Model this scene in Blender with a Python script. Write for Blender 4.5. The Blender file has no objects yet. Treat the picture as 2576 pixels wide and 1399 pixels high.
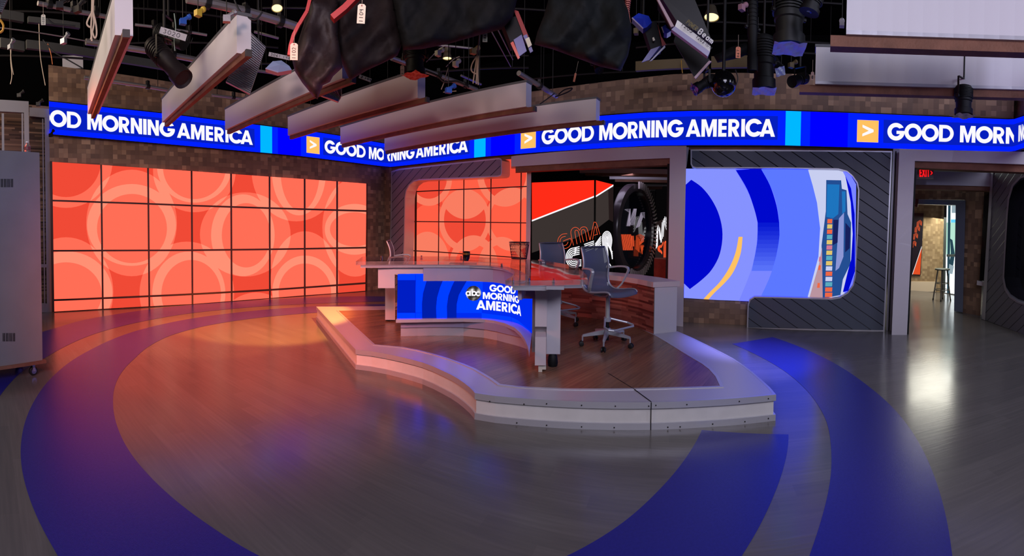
import bpy, bmesh, math, random
from math import sin, cos, pi, atan2, hypot, radians
from mathutils import Vector, Matrix
from mathutils.geometry import delaunay_2d_cdt, tessellate_polygon
random.seed(7)
C = bpy.context.scene.collection
# ------------------------------------------------------------------ camera (cylindrical phone panorama)
F, CY, CX, H = 1115.46, 594.5, 1288.0, 1.6
PITCH, ROLL = .0228, .0103
_fw = Vector((0, cos(PITCH), -sin(PITCH))); _u0 = Vector((0, sin(PITCH), cos(PITCH))); _r0 = Vector((1, 0, 0))
_rt = _r0*cos(ROLL) + _u0*sin(ROLL); _up = _u0*cos(ROLL) - _r0*sin(ROLL)
cam = bpy.data.cameras.new('camera'); camo = bpy.data.objects.new('camera', cam); C.objects.link(camo)
M = Matrix.Identity(4)
for i, v in enumerate((_rt, _up, -_fw)):
    for j in range(3): M[j][i] = v[j]
M.translation = Vector((0, 0, H)); camo.matrix_world = M
bpy.context.scene.camera = camo
cam.type = 'PANO'; cam.panorama_type = 'CENTRAL_CYLINDRICAL'
cam.central_cylindrical_radius = 1.0
cam.central_cylindrical_range_u_min = -CX/F; cam.central_cylindrical_range_u_max = CX/F
cam.central_cylindrical_range_v_min = -(1399-CY)/F; cam.central_cylindrical_range_v_max = CY/F
cam.clip_start = .05; cam.clip_end = 200
sc = bpy.context.scene
sc.view_settings.view_transform = 'Standard'; sc.view_settings.look = 'None'
sc.view_settings.gamma = 1; sc.view_settings.exposure = 0; sc.view_settings.use_curve_mapping = False
sc.cycles.use_denoising = True
sc.cycles.max_bounces = 6; sc.cycles.diffuse_bounces = 3; sc.cycles.glossy_bounces = 3
sc.cycles.transmission_bounces = 6; sc.cycles.transparent_max_bounces = 20
sc.cycles.caustics_reflective = False; sc.cycles.caustics_refractive = False
sc.cycles.sample_clamp_indirect = 4; sc.cycles.adaptive_threshold = .02
# ------------------------------------------------------------------ measuring
def ray(x, y):
    a = (x-CX)/F
    return _rt*sin(a) + _fw*cos(a) - _up*((y-CY)/F)
def G(x, y, z=0.0):                      # the point of the level z seen at a photo position
    d = ray(x, y); t = (z-H)/d.z
    return Vector((d.x*t, d.y*t, z))
def AZ(x, y=570):
    d = ray(x, y); return atan2(d.x, d.y)
def PD(x, D, y=570):                     # plan point at bearing of x and distance D
    a = AZ(x, y); return Vector((sin(a)*D, cos(a)*D))
def P3(x, y, D):
    d = ray(x, y); t = D/hypot(d.x, d.y)
    return Vector((d.x*t, d.y*t, H+d.z*t))
def lerp(a, b, t): return a+(b-a)*t
def tab(T, x, k=1):
    if x <= T[0][0]: a, b = T[0], T[1]
    elif x >= T[-1][0]: a, b = T[-2], T[-1]
    else:
        for a, b in zip(T, T[1:]):
            if a[0] <= x <= b[0]: break
    return lerp(a[k], b[k], (x-a[0])/(b[0]-a[0]))
def onpoly(poly, x, y, off=0.0):         # where the sight line through (x, y) meets the upright wall over a plan polyline
    d = ray(x, y); best = None
    n = len(poly)-1
    for i in range(n):
        p, q = poly[i], poly[i+1]
        e = (q[0]-p[0], q[1]-p[1])
        den = d.x*e[1]-d.y*e[0]
        if abs(den) < 1e-9: continue
        t = (p[0]*e[1]-p[1]*e[0])/den
        if t <= 0: continue
        u = ((d.x*t-p[0])*e[0]+(d.y*t-p[1])*e[1])/(e[0]**2+e[1]**2)
        pen = max(0, -u, u-1)
        if best is None or pen < best[0]-1e-9: best = (pen, t)
    t = best[1]
    r = hypot(d.x, d.y)*t
    t *= (r-off)/r                        # OFF metres nearer to the middle of the studio
    return Vector((d.x*t, d.y*t, H+d.z*t))
# ------------------------------------------------------------------ materials
def lin(c):
    return tuple((v/255/12.92 if v/255 <= .04045 else ((v/255+.055)/1.055)**2.4) for v in c[:3])+(1,)
MATS = {}
def mat(name, rgb, rough=.5, metal=0., spec=.5, bump=0., bscale=30., var=0., vscale=6.):
    if name in MATS: return MATS[name]
    m = bpy.data.materials.new(name); m.use_nodes = True; nt = m.node_tree; b = nt.nodes['Principled BSDF']
    b.inputs['Base Color'].default_value = lin(rgb); b.inputs['Roughness'].default_value = rough
    b.inputs['Metallic'].default_value = metal; b.inputs['Specular IOR Level'].default_value = spec
    if var or bump:
        tc = nt.nodes.new('ShaderNodeTexCoord')
        if var:
            n = nt.nodes.new('ShaderNodeTexNoise'); n.inputs['Scale'].default_value = vscale; n.inputs['Detail'].default_value = 5
            nt.links.new(tc.outputs['Object'], n.inputs['Vector'])
            r = nt.nodes.new('ShaderNodeValToRGB'); l = lin(rgb)
            r.color_ramp.elements[0].position = .3; r.color_ramp.elements[1].position = .7
            r.color_ramp.elements[0].color = tuple(v*(1-var) for v in l[:3])+(1,)
            r.color_ramp.elements[1].color = tuple(min(1, v*(1+var)) for v in l[:3])+(1,)
            nt.links.new(n.outputs['Fac'], r.inputs['Fac']); nt.links.new(r.outputs['Color'], b.inputs['Base Color'])
        if bump:
            n = nt.nodes.new('ShaderNodeTexNoise'); n.inputs['Scale'].default_value = bscale; n.inputs['Detail'].default_value = 4
            nt.links.new(tc.outputs['Object'], n.inputs['Vector'])
            k = nt.nodes.new('ShaderNodeBump'); k.inputs['Strength'].default_value = bump; k.inputs['Distance'].default_value = .01
            nt.links.new(n.outputs['Fac'], k.inputs['Height']); nt.links.new(k.outputs['Normal'], b.inputs['Normal'])
    MATS[name] = m; return m
def emit(name, rgb, s=1.0, gain=None):
    if name in MATS: return MATS[name]
    m = bpy.data.materials.new(name); m.use_nodes = True; nt = m.node_tree; nt.nodes.clear()
    e = nt.nodes.new('ShaderNodeEmission'); k = lin(rgb); g_ = gain or (1, 1, 1); mg = max(g_); e.inputs['Color'].default_value = (k[0]*g_[0]/mg, k[1]*g_[1]/mg, k[2]*g_[2]/mg, 1); e.inputs['Strength'].default_value = s*mg
    o = nt.nodes.new('ShaderNodeOutputMaterial'); nt.links.new(e.outputs[0], o.inputs['Surface'])
    MATS[name] = m; return m
def nd(nt, t, **k):
    n = nt.nodes.new(t)
    for a, v in k.items(): setattr(n, a, v)
    return n
def mathn(nt, op, a, b=None):
    n = nd(nt, 'ShaderNodeMath', operation=op)
    for i, v in enumerate((a, b)):
        if v is None: continue
        if isinstance(v, (int, float)): n.inputs[i].default_value = v
        else: nt.links.new(v, n.inputs[i])
    return n.outputs[0]
def ramp(nt, fac, stops):
    r = nd(nt, 'ShaderNodeValToRGB'); cr = r.color_ramp
    while len(cr.elements) < len(stops): cr.elements.new(.5)
    for e, (p, c) in zip(cr.elements, stops): e.position = p; e.color = lin(c)
    nt.links.new(fac, r.inputs['Fac']); return r.outputs['Color']
def uvmat(name, build, rough=.6, spec=.4):
    m = bpy.data.materials.new(name); m.use_nodes = True; nt = m.node_tree; b = nt.nodes['Principled BSDF']
    b.inputs['Roughness'].default_value = rough; b.inputs['Specular IOR Level'].default_value = spec
    uv = nd(nt, 'ShaderNodeUVMap', uv_map='uv'); sp = nd(nt, 'ShaderNodeSeparateXYZ'); nt.links.new(uv.outputs[0], sp.inputs[0])
    build(nt, b, sp.outputs[0], sp.outputs[1]); MATS[name] = m; return m
def mosaic(stops, size=.085):
    def f(nt, b, u, v):
        def cell(s, off):
            cu = mathn(nt, 'FLOOR', mathn(nt, 'DIVIDE', u, s)); cv = mathn(nt, 'FLOOR', mathn(nt, 'DIVIDE', v, s))
            c = nd(nt, 'ShaderNodeCombineXYZ'); nt.links.new(cu, c.inputs[0]); nt.links.new(cv, c.inputs[1]); c.inputs[2].default_value = off
            w = nd(nt, 'ShaderNodeTexWhiteNoise', noise_dimensions='3D'); nt.links.new(c.outputs[0], w.inputs['Vector']); return w.outputs['Value']
        a = cell(size, 1.0); d = cell(size*2, 5.0); e = cell(size*2, 9.0)
        pick = mathn(nt, 'GREATER_THAN', e, .84)
        mx = nd(nt, 'ShaderNodeMix', data_type='FLOAT'); nt.links.new(pick, mx.inputs[0]); nt.links.new(a, mx.inputs[2]); nt.links.new(d, mx.inputs[3])
        val = mx.outputs[0]
        nt.links.new(ramp(nt, val, stops), b.inputs['Base Color'])
        fu = mathn(nt, 'FRACT', mathn(nt, 'DIVIDE', u, size)); fv = mathn(nt, 'FRACT', mathn(nt, 'DIVIDE', v, size))
        g = mathn(nt, 'MINIMUM', fu, fv)
        g2 = mathn(nt, 'MULTIPLY', mathn(nt, 'GREATER_THAN', g, .06), 1.0)
        h = mathn(nt, 'ADD', mathn(nt, 'MULTIPLY', val, .8), g2)
        k = nd(nt, 'ShaderNodeBump'); k.inputs['Strength'].default_value = .6; k.inputs['Distance'].default_value = .012
        nt.links.new(h, k.inputs['Height']); nt.links.new(k.outputs[0], b.inputs['Normal'])
    return f
def planks(stops, rh=.03, rl=.35, bump=.8):
    def f(nt, b, u, v):
        row = mathn(nt, 'FLOOR', mathn(nt, 'DIVIDE', v, rh))
        w = nd(nt, 'ShaderNodeTexWhiteNoise', noise_dimensions='1D'); nt.links.new(row, w.inputs['W'])
        uu = mathn(nt, 'ADD', mathn(nt, 'DIVIDE', u, rl), mathn(nt, 'MULTIPLY', w.outputs['Value'], 7.3))
        c = nd(nt, 'ShaderNodeCombineXYZ'); nt.links.new(mathn(nt, 'FLOOR', uu), c.inputs[0]); nt.links.new(row, c.inputs[1])
        w2 = nd(nt, 'ShaderNodeTexWhiteNoise', noise_dimensions='3D'); nt.links.new(c.outputs[0], w2.inputs['Vector'])
        nt.links.new(ramp(nt, w2.outputs['Value'], stops), b.inputs['Base Color'])
        k = nd(nt, 'ShaderNodeBump'); k.inputs['Strength'].default_value = bump; k.inputs['Distance'].default_value = .015
        nt.links.new(w2.outputs['Value'], k.inputs['Height']); nt.links.new(k.outputs[0], b.inputs['Normal'])
    return f
def slats(rgb, ang, pitch=.16, groove=(16, 16, 20)):
    def f(nt, b, u, v):
        s = mathn(nt, 'ADD', mathn(nt, 'MULTIPLY', u, sin(ang)), mathn(nt, 'MULTIPLY', v, cos(ang)))
        fr = mathn(nt, 'FRACT', mathn(nt, 'DIVIDE', s, pitch))
        nt.links.new(ramp(nt, fr, [(0, groove), (.06, groove), (.09, rgb), (1, rgb)]), b.inputs['Base Color'])
        k = nd(nt, 'ShaderNodeBump'); k.inputs['Strength'].default_value = .8; k.inputs['Distance'].default_value = .02
        nt.links.new(mathn(nt, 'MINIMUM', mathn(nt, 'MULTIPLY', fr, 12), 1.0), k.inputs['Height']); nt.links.new(k.outputs[0], b.inputs['Normal'])
    return f
uvmat('mosaic', mosaic([(0, (104, 82, 68)), (.5, (126, 100, 82)), (.85, (142, 114, 92)), (1, (168, 138, 112))], .088), .55)
uvmat('mosaic_pale', mosaic([(0, (142, 118, 86)), (.5, (158, 134, 100)), (1, (182, 156, 118))], .07), .6)
uvmat('planks_red', planks([(0, (84, 34, 30)), (.3, (150, 84, 72)), (.75, (172, 104, 88)), (1, (120, 58, 48))], .028, .34), .5)
uvmat('planks_brown', planks([(0, (50, 38, 34)), (.5, (96, 74, 62)), (1, (140, 112, 94))], .03, .5), .6)
uvmat('slat_down', slats((74, 80, 92), radians(33), .165), .45)
uvmat('slat_up', slats((128, 118, 128), radians(-38), .17), .45)
uvmat('slat_dark', slats((104, 106, 112), radians(-36), .15), .45)
WHITE = mat('white_laminate', (214, 212, 214), .42, 0, .4, .03, 60)
GREYW = mat('pale_grey_laminate', (190, 186, 192), .45)
ALU = mat('brushed_aluminium', (196, 196, 202), .36, .5, .5, .04, 120)
ALUD = mat('grey_metal_trim', (140, 142, 148), .38, .6)
BROWNW = mat('rough_brown_wood', (122, 84, 66), .7, 0, .3, .5, 40, .25, 5)
BLACK = mat('matte_black', (9, 9, 10), .6, 0, .3)
BLACKG = mat('gloss_black', (8, 8, 10), .12, 0, .5)
DCLOTH = mat('black_wrap_cloth', (14, 15, 17), .8, 0, .2, .6, 14, .5, 5)
BCLOTH = mat('brown_black_cloth', (26, 17, 17), .75, 0, .25, .6, 14, .4, 5)
STEEL = mat('dull_steel_pipe', (160, 154, 152), .4, .7, .5, .1, 50)
DSTEEL = mat('dark_steel', (36, 34, 33), .5, .5)
RUBBER = mat('black_rubber', (20, 20, 20), .6)
ROPE = mat('tan_rope', (190, 172, 150), .8)
PAPER = mat('cream_tag_paper', (226, 222, 196), .7)
INK = mat('black_ink', (18, 18, 22), .6)
REDP = mat('red_paint', (150, 30, 24), .5)
GELB = mat('blue_gel_foil', (190, 200, 225), .4, .1)
GELW = mat('crumpled_silver_foil', (205, 200, 200), .45, .2, .5, .3, 20)
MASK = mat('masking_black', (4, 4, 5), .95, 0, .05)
CHROME = mat('chrome', (200, 200, 205), .15, 1)
FRAMEG = mat('grey_painted_steel_frame', (150, 150, 158), .4, .3)
# ------------------------------------------------------------------ mesh builder
class MB:
    def __init__(s): s.v = []; s.f = []; s.m = []; s.uv = {}
    def vert(s, p): s.v.append(Vector(p)); return len(s.v)-1
    def face(s, ids, m=0, uv=None):
        s.f.append(tuple(ids)); s.m.append(m)
        if uv: s.uv[len(s.f)-1] = uv
    def quad(s, a, b, c, d, m=0, uv=None): s.face([s.vert(p) for p in (a, b, c, d)], m, uv)
    def hexa(s, lo, hi, m=0, mt=None, mb=None):          # lo, hi: the bottom and the top ring
        n = len(lo); a = [s.vert(p) for p in lo]; b = [s.vert(p) for p in hi]
        for i in range(n): s.face((a[i], a[(i+1) % n], b[(i+1) % n], b[i]), m)
        s.face(b, m if mt is None else mt); s.face(a[::-1], m if mb is None else mb)
    def box(s, c, size, m=0, rz=0.0, rot=None):
        R = rot if rot is not None else Matrix.Rotation(rz, 3, 'Z'); x, y, z = (v/2 for v in size); c = Vector(c)
        lo = [c+R@Vector(p) for p in ((-x, -y, -z), (x, -y, -z), (x, y, -z), (-x, y, -z))]
        hi = [c+R@Vector(p) for p in ((-x, -y, z), (x, -y, z), (x, y, z), (-x, y, z))]
        s.hexa(lo, hi, m)
    def bar(s, a, b, w, h, m=0, up=Vector((0, 0, 1))):     # a rectangular bar between two points
        a, b = Vector(a), Vector(b); d = (b-a).normalized(); sd = d.cross(up)
        sd = sd.normalized() if sd.length > 1e-4 else Vector((1, 0, 0)); u = sd.cross(d).normalized()
        k = [(-w/2, -h/2), (w/2, -h/2), (w/2, h/2), (-w/2, h/2)]
        s.hexa([a+sd*i+u*j for i, j in k], [b+sd*i+u*j for i, j in k], m)
    def prism(s, poly, z0, z1, m=0, mt=None):              # a plan polygon between two levels
        n = len(poly); z0f = z0 if callable(z0) else (lambda i: z0); z1f = z1 if callable(z1) else (lambda i: z1)
        a = [s.vert((p[0], p[1], z0f(i))) for i, p in enumerate(poly)]; b = [s.vert((p[0], p[1], z1f(i))) for i, p in enumerate(poly)]
        for i in range(n): s.face((a[i], a[(i+1) % n], b[(i+1) % n], b[i]), m)
        T = tessellate_polygon([[Vector((p[0], p[1], 0)) for p in poly]])
        for t in T:
            s.face([b[i] for i in t], m if mt is None else mt); s.face([a[i] for i in reversed(t)], m)
    def tube(s, pts, r, m=0, n=8, caps=True):
        pts = [Vector(p) for p in pts]; rings = []
        rr = r if isinstance(r, (list, tuple)) else [r]*len(pts)
        prev = None
        for i, p in enumerate(pts):
            d = (pts[min(i+1, len(pts)-1)]-pts[max(i-1, 0)]).normalized()
            ref = Vector((0, 0, 1)) if abs(d.z) < .95 else Vector((1, 0, 0))
            if prev is not None:
                a = (prev-d*prev.dot(d)); a = a.normalized() if a.length > 1e-5 else d.cross(ref).normalized()
            else: a = d.cross(ref).normalized()
            prev = a; b = d.cross(a)
            rings.append([s.vert(p+a*cos(2*pi*k/n)*rr[i]+b*sin(2*pi*k/n)*rr[i]) for k in range(n)])
        for A, B in zip(rings, rings[1:]):
            for k in range(n): s.face((A[k], A[(k+1) % n], B[(k+1) % n], B[k]), m)
        if caps: s.face(rings[0][::-1], m); s.face(rings[-1], m)
    def lathe(s, o, axis, prof, m=0, n=20, mats=None):      # prof: (distance along the axis, radius)
        o = Vector(o); d = Vector(axis).normalized(); ref = Vector((0, 0, 1)) if abs(d.z) < .95 else Vector((1, 0, 0))
        a = d.cross(ref).normalized(); b = d.cross(a); rings = []
        for t, r in prof: rings.append([s.vert(o+d*t+a*cos(2*pi*k/n)*r+b*sin(2*pi*k/n)*r) for k in range(n)])
        for i, (A, B) in enumerate(zip(rings, rings[1:])):
            for k in range(n): s.face((A[k], A[(k+1) % n], B[(k+1) % n], B[k]), mats[i] if mats else m)
        if prof[0] == prof[-1]: return
        if prof[0][1] > 1e-4: s.face(rings[0][::-1], mats[0] if mats else m)
        if prof[-1][1] > 1e-4: s.face(rings[-1], mats[-1] if mats else m)
    def build(s, name, mats, parent=None, smooth=False, origin=None, autos=False):
        if not isinstance(mats, (list, tuple)): mats = [mats]
        mats = [MATS[x] if isinstance(x, str) else x for x in mats]
        lo = Vector((min(v.x for v in s.v), min(v.y for v in s.v), min(v.z for v in s.v)))
        hi = Vector((max(v.x for v in s.v), max(v.y for v in s.v), max(v.z for v in s.v)))
        o = Vector(((lo.x+hi.x)/2, (lo.y+hi.y)/2, lo.z)) if origin is None else Vector(origin)
        me = bpy.data.meshes.new(name); me.from_pydata([v-o for v in s.v], [], s.f)
        for x in mats: me.materials.append(x)
        me.polygons.foreach_set('material_index', s.m)
        if smooth: me.polygons.foreach_set('use_smooth', [True]*len(s.f))
        if s.uv:
            L = me.uv_layers.new(name='uv')
            for p in me.polygons:
                if p.index in s.uv:
                    for li, c in zip(p.loop_indices, s.uv[p.index]): L.data[li].uv = c
        me.update()
        if not s.uv or True:
            bm = bmesh.new(); bm.from_mesh(me)
            if not s.uv: bmesh.ops.recalc_face_normals(bm, faces=bm.faces)
            bm.to_mesh(me); bm.free()
        if autos:
            me.polygons.foreach_set('use_smooth', [True]*len(me.polygons))
            try: me.set_sharp_from_angle(angle=radians(35))
            except Exception: pass
        ob = bpy.data.objects.new(name, me); C.objects.link(ob)
        if parent is not None:
            ob.parent = parent; pl = Vector((0, 0, 0)); p = parent
            while p is not None: pl += p.location; p = p.parent
            ob.location = o-pl
        else: ob.location = o
        return ob
def tag(o, label=None, cat=None, group=None, kind=None):
    if label: o['label'] = label
    if cat: o['category'] = cat
    if group: o['group'] = group
    if kind: o['kind'] = kind
    return o
def thing(name, loc, label, cat, group=None):
    o = bpy.data.objects.new(name, None); C.objects.link(o); o.location = loc; o.empty_display_size = .1
    return tag(o, label, cat, group)
def struct(o): o['kind'] = 'structure'; return o
def copy_tree(o, parent=None):
    c = o.copy(); C.objects.link(c); c.parent = parent
    for ch in o.children: copy_tree(ch, c)
    return c
# ------------------------------------------------------------------ flat art on a surface: a planar arrangement of outlines, one material per cell
def inside(loops, x, y):
    r = False
    for L in loops:
        n = len(L); j = n-1
        for i in range(n):
            xi, yi = L[i]; xj, yj = L[j]
            if (yi > y) != (yj > y) and x < (xj-xi)*(y-yi)/(yj-yi)+xi: r = not r
            j = i
    return r
def subdiv(L, step):
    out = []
    for i in range(len(L)):
        a, b = L[i], L[(i+1) % len(L)]; n = max(1, int(hypot(b[0]-a[0], b[1]-a[1])/step))
        out += [(lerp(a[0], b[0], k/n), lerp(a[1], b[1], k/n)) for k in range(n)]
    return out
def art(name, outline, items, mapf, mats, parent=None, step=12, level=None, grid=None):
    """items: (loops, material index), later ones on top; LEVEL(x, y) may pick the index instead."""
    V = []; E = []
    def add(L):
        L = subdiv(L, step); b = len(V); V.extend(Vector(p) for p in L)
        E.extend((b+i, b+(i+1) % len(L)) for i in range(len(L)))
    add(outline)
    boxes = []
    for loops, mi in items:
        for L in loops: add(L)
        xs = [p[0] for L in loops for p in L]; ys = [p[1] for L in loops for p in L]; boxes.append((min(xs), max(xs), min(ys), max(ys)))
    if grid:
        xs = [p[0] for p in outline]; ys = [p[1] for p in outline]
        x = min(xs)+grid
        while x < max(xs):
            y = min(ys)+grid/2
            while y < max(ys):
                if inside([outline], x, y): V.append(Vector((x, y)))
                y += grid
            x += grid
    v2, e2, f2 = delaunay_2d_cdt(V, E, [], 0, 1e-4)[:3]
    mb = MB(); mb.v = [mapf(v.x, v.y) for v in v2]
    for f in f2:
        cx = sum(v2[i].x for i in f)/len(f); cy = sum(v2[i].y for i in f)/len(f)
        if not inside([outline], cx, cy): continue
        if level: mi = level(cx, cy)
        else:
            mi = 0
            for (loops, k), bb in zip(reversed(items), reversed(boxes)):
                if bb[0] <= cx <= bb[1] and bb[2] <= cy <= bb[3] and inside(loops, cx, cy): mi = k; break
        mb.face(f, mi)
    used = sorted({i for f in mb.f for i in f}); ix = {j: i for i, j in enumerate(used)}
    mb.v = [mb.v[j] for j in used]; mb.f = [tuple(ix[i] for i in f) for f in mb.f]
    return mb.build(name, mats, parent)
def ell(cx, cy, rx, ry, n=56): return [(cx+rx*cos(2*pi*k/n), cy+ry*sin(2*pi*k/n)) for k in range(n)]
def inel(x, y, e): return ((x-e[0])/e[2])**2+((y-e[1])/e[3])**2 < 1
def arc(cx, cy, r, a0, a1, n=14): return [(cx+r*cos(radians(lerp(a0, a1, k/n))), cy+r*sin(radians(lerp(a0, a1, k/n)))) for k in range(n+1)]
def rnd(pts, radii, n=8):
    """a polygon with rounded corners"""
    out = []; N = len(pts)
    for i in range(N):
        p = Vector(pts[i][:2]); a = Vector(pts[i-1][:2]); b = Vector(pts[(i+1) % N][:2]); r = radii[i]
        if r <= 0: out.append((p.x, p.y)); continue
        u = (a-p).normalized(); w = (b-p).normalized()
        r = min(r, (a-p).length*.5, (b-p).length*.5)
        A, B = p+u*r, p+w*r
        for k in range(n+1):
            t = k/n; q = A*(1-t)**2+p*2*t*(1-t)+B*t*t; out.append((q.x, q.y))
    return out
def sm(P, k=4):                                     # smooth path through points
    out = []; n = len(P)
    for i in range(n-1):
        p0, p1, p2, p3 = P[max(0, i-1)], P[i], P[i+1], P[min(n-1, i+2)]
        for j in range(k):
            t = j/k; out.append(tuple(.5*((2*p1[c])+(-p0[c]+p2[c])*t+(2*p0[c]-5*p1[c]+4*p2[c]-p3[c])*t*t+(-p0[c]+3*p1[c]-3*p2[c]+p3[c])*t**3) for c in (0, 1)))
    return out+[P[-1]]
# geometric bold capitals (height 1): (width, loops)
def glyph(c):
    w = .225
    if c == 'O': return 1.0, [arc(.5, .5, .515, 0, 360, 40)[:-1], arc(.5, .5, .275, 0, 360, 32)[:-1]]
    if c == 'C':
        return .93, [arc(.5, .5, .515, 34, 326, 34)+[(.72, .33)]+arc(.5, .5, .27, 322, 38, 26)+[(.73, .68)]] if False else \
            [arc(.5, .5, .515, 28, 332, 34)+[(.71, .30)]+arc(.5, .5, .27, 318, 42, 26)+[(.71, .70)]]
    if c == 'G':
        return 1.0, [arc(.5, .5, .515, 30, 357, 38)+[(1.0, .56), (.53, .56), (.53, .37), (.73, .37)]+arc(.5, .5, .27, 325, 44, 24)+[(.72, .70)]]
    if c == 'D': return .87, [[(0, 0), (.38, 0)]+arc(.38, .5, .5, -90, 90, 20)[1:-1]+[(.38, 1), (0, 1)], [(w, .21), (.38, .21)]+arc(.38, .5, .29, -90, 90, 16)[1:-1]+[(.38, .79), (w, .79)]]
    if c == 'M': return .93, [[(0, 0), (0, 1), (.27, 1), (.465, .42), (.66, 1), (.93, 1), (.93, 0), (.71, 0), (.71, .62), (.53, 0), (.40, 0), (.22, .62), (.22, 0)]]
    if c == 'N': return .73, [[(0, 0), (0, 1), (.22, 1), (.52, .42), (.52, 1), (.73, 1), (.73, 0), (.51, 0), (.21, .58), (.21, 0)]]
    if c == 'I': return .22, [[(0, 0), (0, 1), (.22, 1), (.22, 0)]]
    if c == 'E': return .5, [[(0, 0), (0, 1), (.5, 1), (.5, .79), (.22, .79), (.22, .61), (.5, .61), (.5, .4), (.22, .4), (.22, .21), (.5, .21), (.5, 0)]]
    if c == 'A': return .92, [[(0, 0), (.35, 1), (.57, 1), (.92, 0), (.68, 0), (.625, .17), (.295, .17), (.24, 0)], [(.36, .37), (.46, .68), (.56, .37)]]
    if c == 'R': return .68, [[(0, 0), (0, 1), (.34, 1)]+arc(.34, .685, .315, 90, -62, 14)[1:]+[(.68, 0), (.43, 0), (.23, .36), (.22, .36), (.22, 0)], [(.22, .56), (.22, .80), (.34, .80)]+arc(.34, .68, .12, 90, -90, 10)[1:]]
    if c == 'X': return .8, [[(0, 0), (.27, .5), (0, 1), (.24, 1), (.4, .68), (.56, 1), (.8, 1), (.53, .5), (.8, 0), (.56, 0), (.4, .32), (.24, 0)]]
    if c == 'T': return .7, [[(.25, 0), (.25, .8), (0, .8), (0, 1), (.7, 1), (.7, .8), (.45, .8), (.45, 0)]]
    if c == '>': return .6, [[(0, .02), (0, .24), (.34, .5), (0, .76), (0, .98), (.6, .60), (.6, .40)]]
    if c == 'a': return .66, [arc(.32, .33, .34, 0, 360, 26)[:-1]+[(.66, .33), (.66, 0), (.48, 0), (.48, .33)][:0], arc(.32, .33, .15, 0, 360, 18)[:-1]]
    return .4, []
GAPS = {'GO': .02, 'OO': .02, 'OD': .03, 'MO': .03, 'OR': .03, 'RN': .08, 'NI': .07, 'IN': .07, 'NG': .05, 'AM': .04, 'ME': .09, 'ER': .11, 'RI': .1, 'IC': .05, 'CA': -.10}
def layout(text, space=.39, tight=.1):
    x = 0; out = []; prev = None; pend = 0
    for c in text:
        if c in ' _': pend = space if c == ' ' else tight; prev = None; continue
        if prev: x += GAPS.get(prev+c, .06)
        x += pend; pend = 0
        w, L = glyph(c); out.append((c, [[(px+x, py) for px, py in l] for l in L])); x += w; prev = c
    return x, out
# ------------------------------------------------------------------ plans of the walls
LW = [G(x, y).xy for x, y in ((124, 785.3), (257, 778), (370, 772), (482, 765), (580, 758), (678, 750), (800, 741), (921, 732), (968, 727.5))]
LW = [LW[0]+(LW[0]-LW[1])*2.2] + LW
_c = PD(968, 11.2); LW[-1] = _c
RW = [_c] + [PD(x, D) for x, D in ((1100, 10.05), (1221, 9.36), (1360, 8.68), (1492, 8.17), (1630, 7.78), (1725, 7.58), (1800, 7.5), (1900, 7.43), (1975, 7.4), (2060, 7.39), (2140, 7.4), (2220, 7.42), (2300, 7.45), (2420, 7.47), (2555, 7.47))]
RW2 = [RW[-1], PD(2590, 6.6), PD(2760, 3.6)]
def offpoly(poly, d):                       # towards the studio middle
    return [p*((p.length-d)/p.length) for p in poly]
def strip(mb, poly, xs, topf, botf, off=0.0, m=0, wv=1.0):
    """an upright wall surface along POLY between photo columns XS with top and bottom photo heights"""
    pts = []
    for x in xs:
        t = onpoly(poly, x, topf(x), off); b = onpoly(poly, x, botf(x), off); pts.append((Vector((t.x, t.y, b.z)), t))
    s = 0
    for (a, b), (c, d) in zip(pts, pts[1:]):
        L = (Vector(c.xy)-Vector(a.xy)).length
        mb.quad(a, c, d, Vector((a.x, a.y, b.z)) if False else b, m, [(s, a.z), (s+L, c.z), (s+L, d.z), (s, b.z)]); s += L
def rng(a, b, n): return [lerp(a, b, i/n) for i in range(n+1)]
def K(v): return lambda x: v
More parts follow.
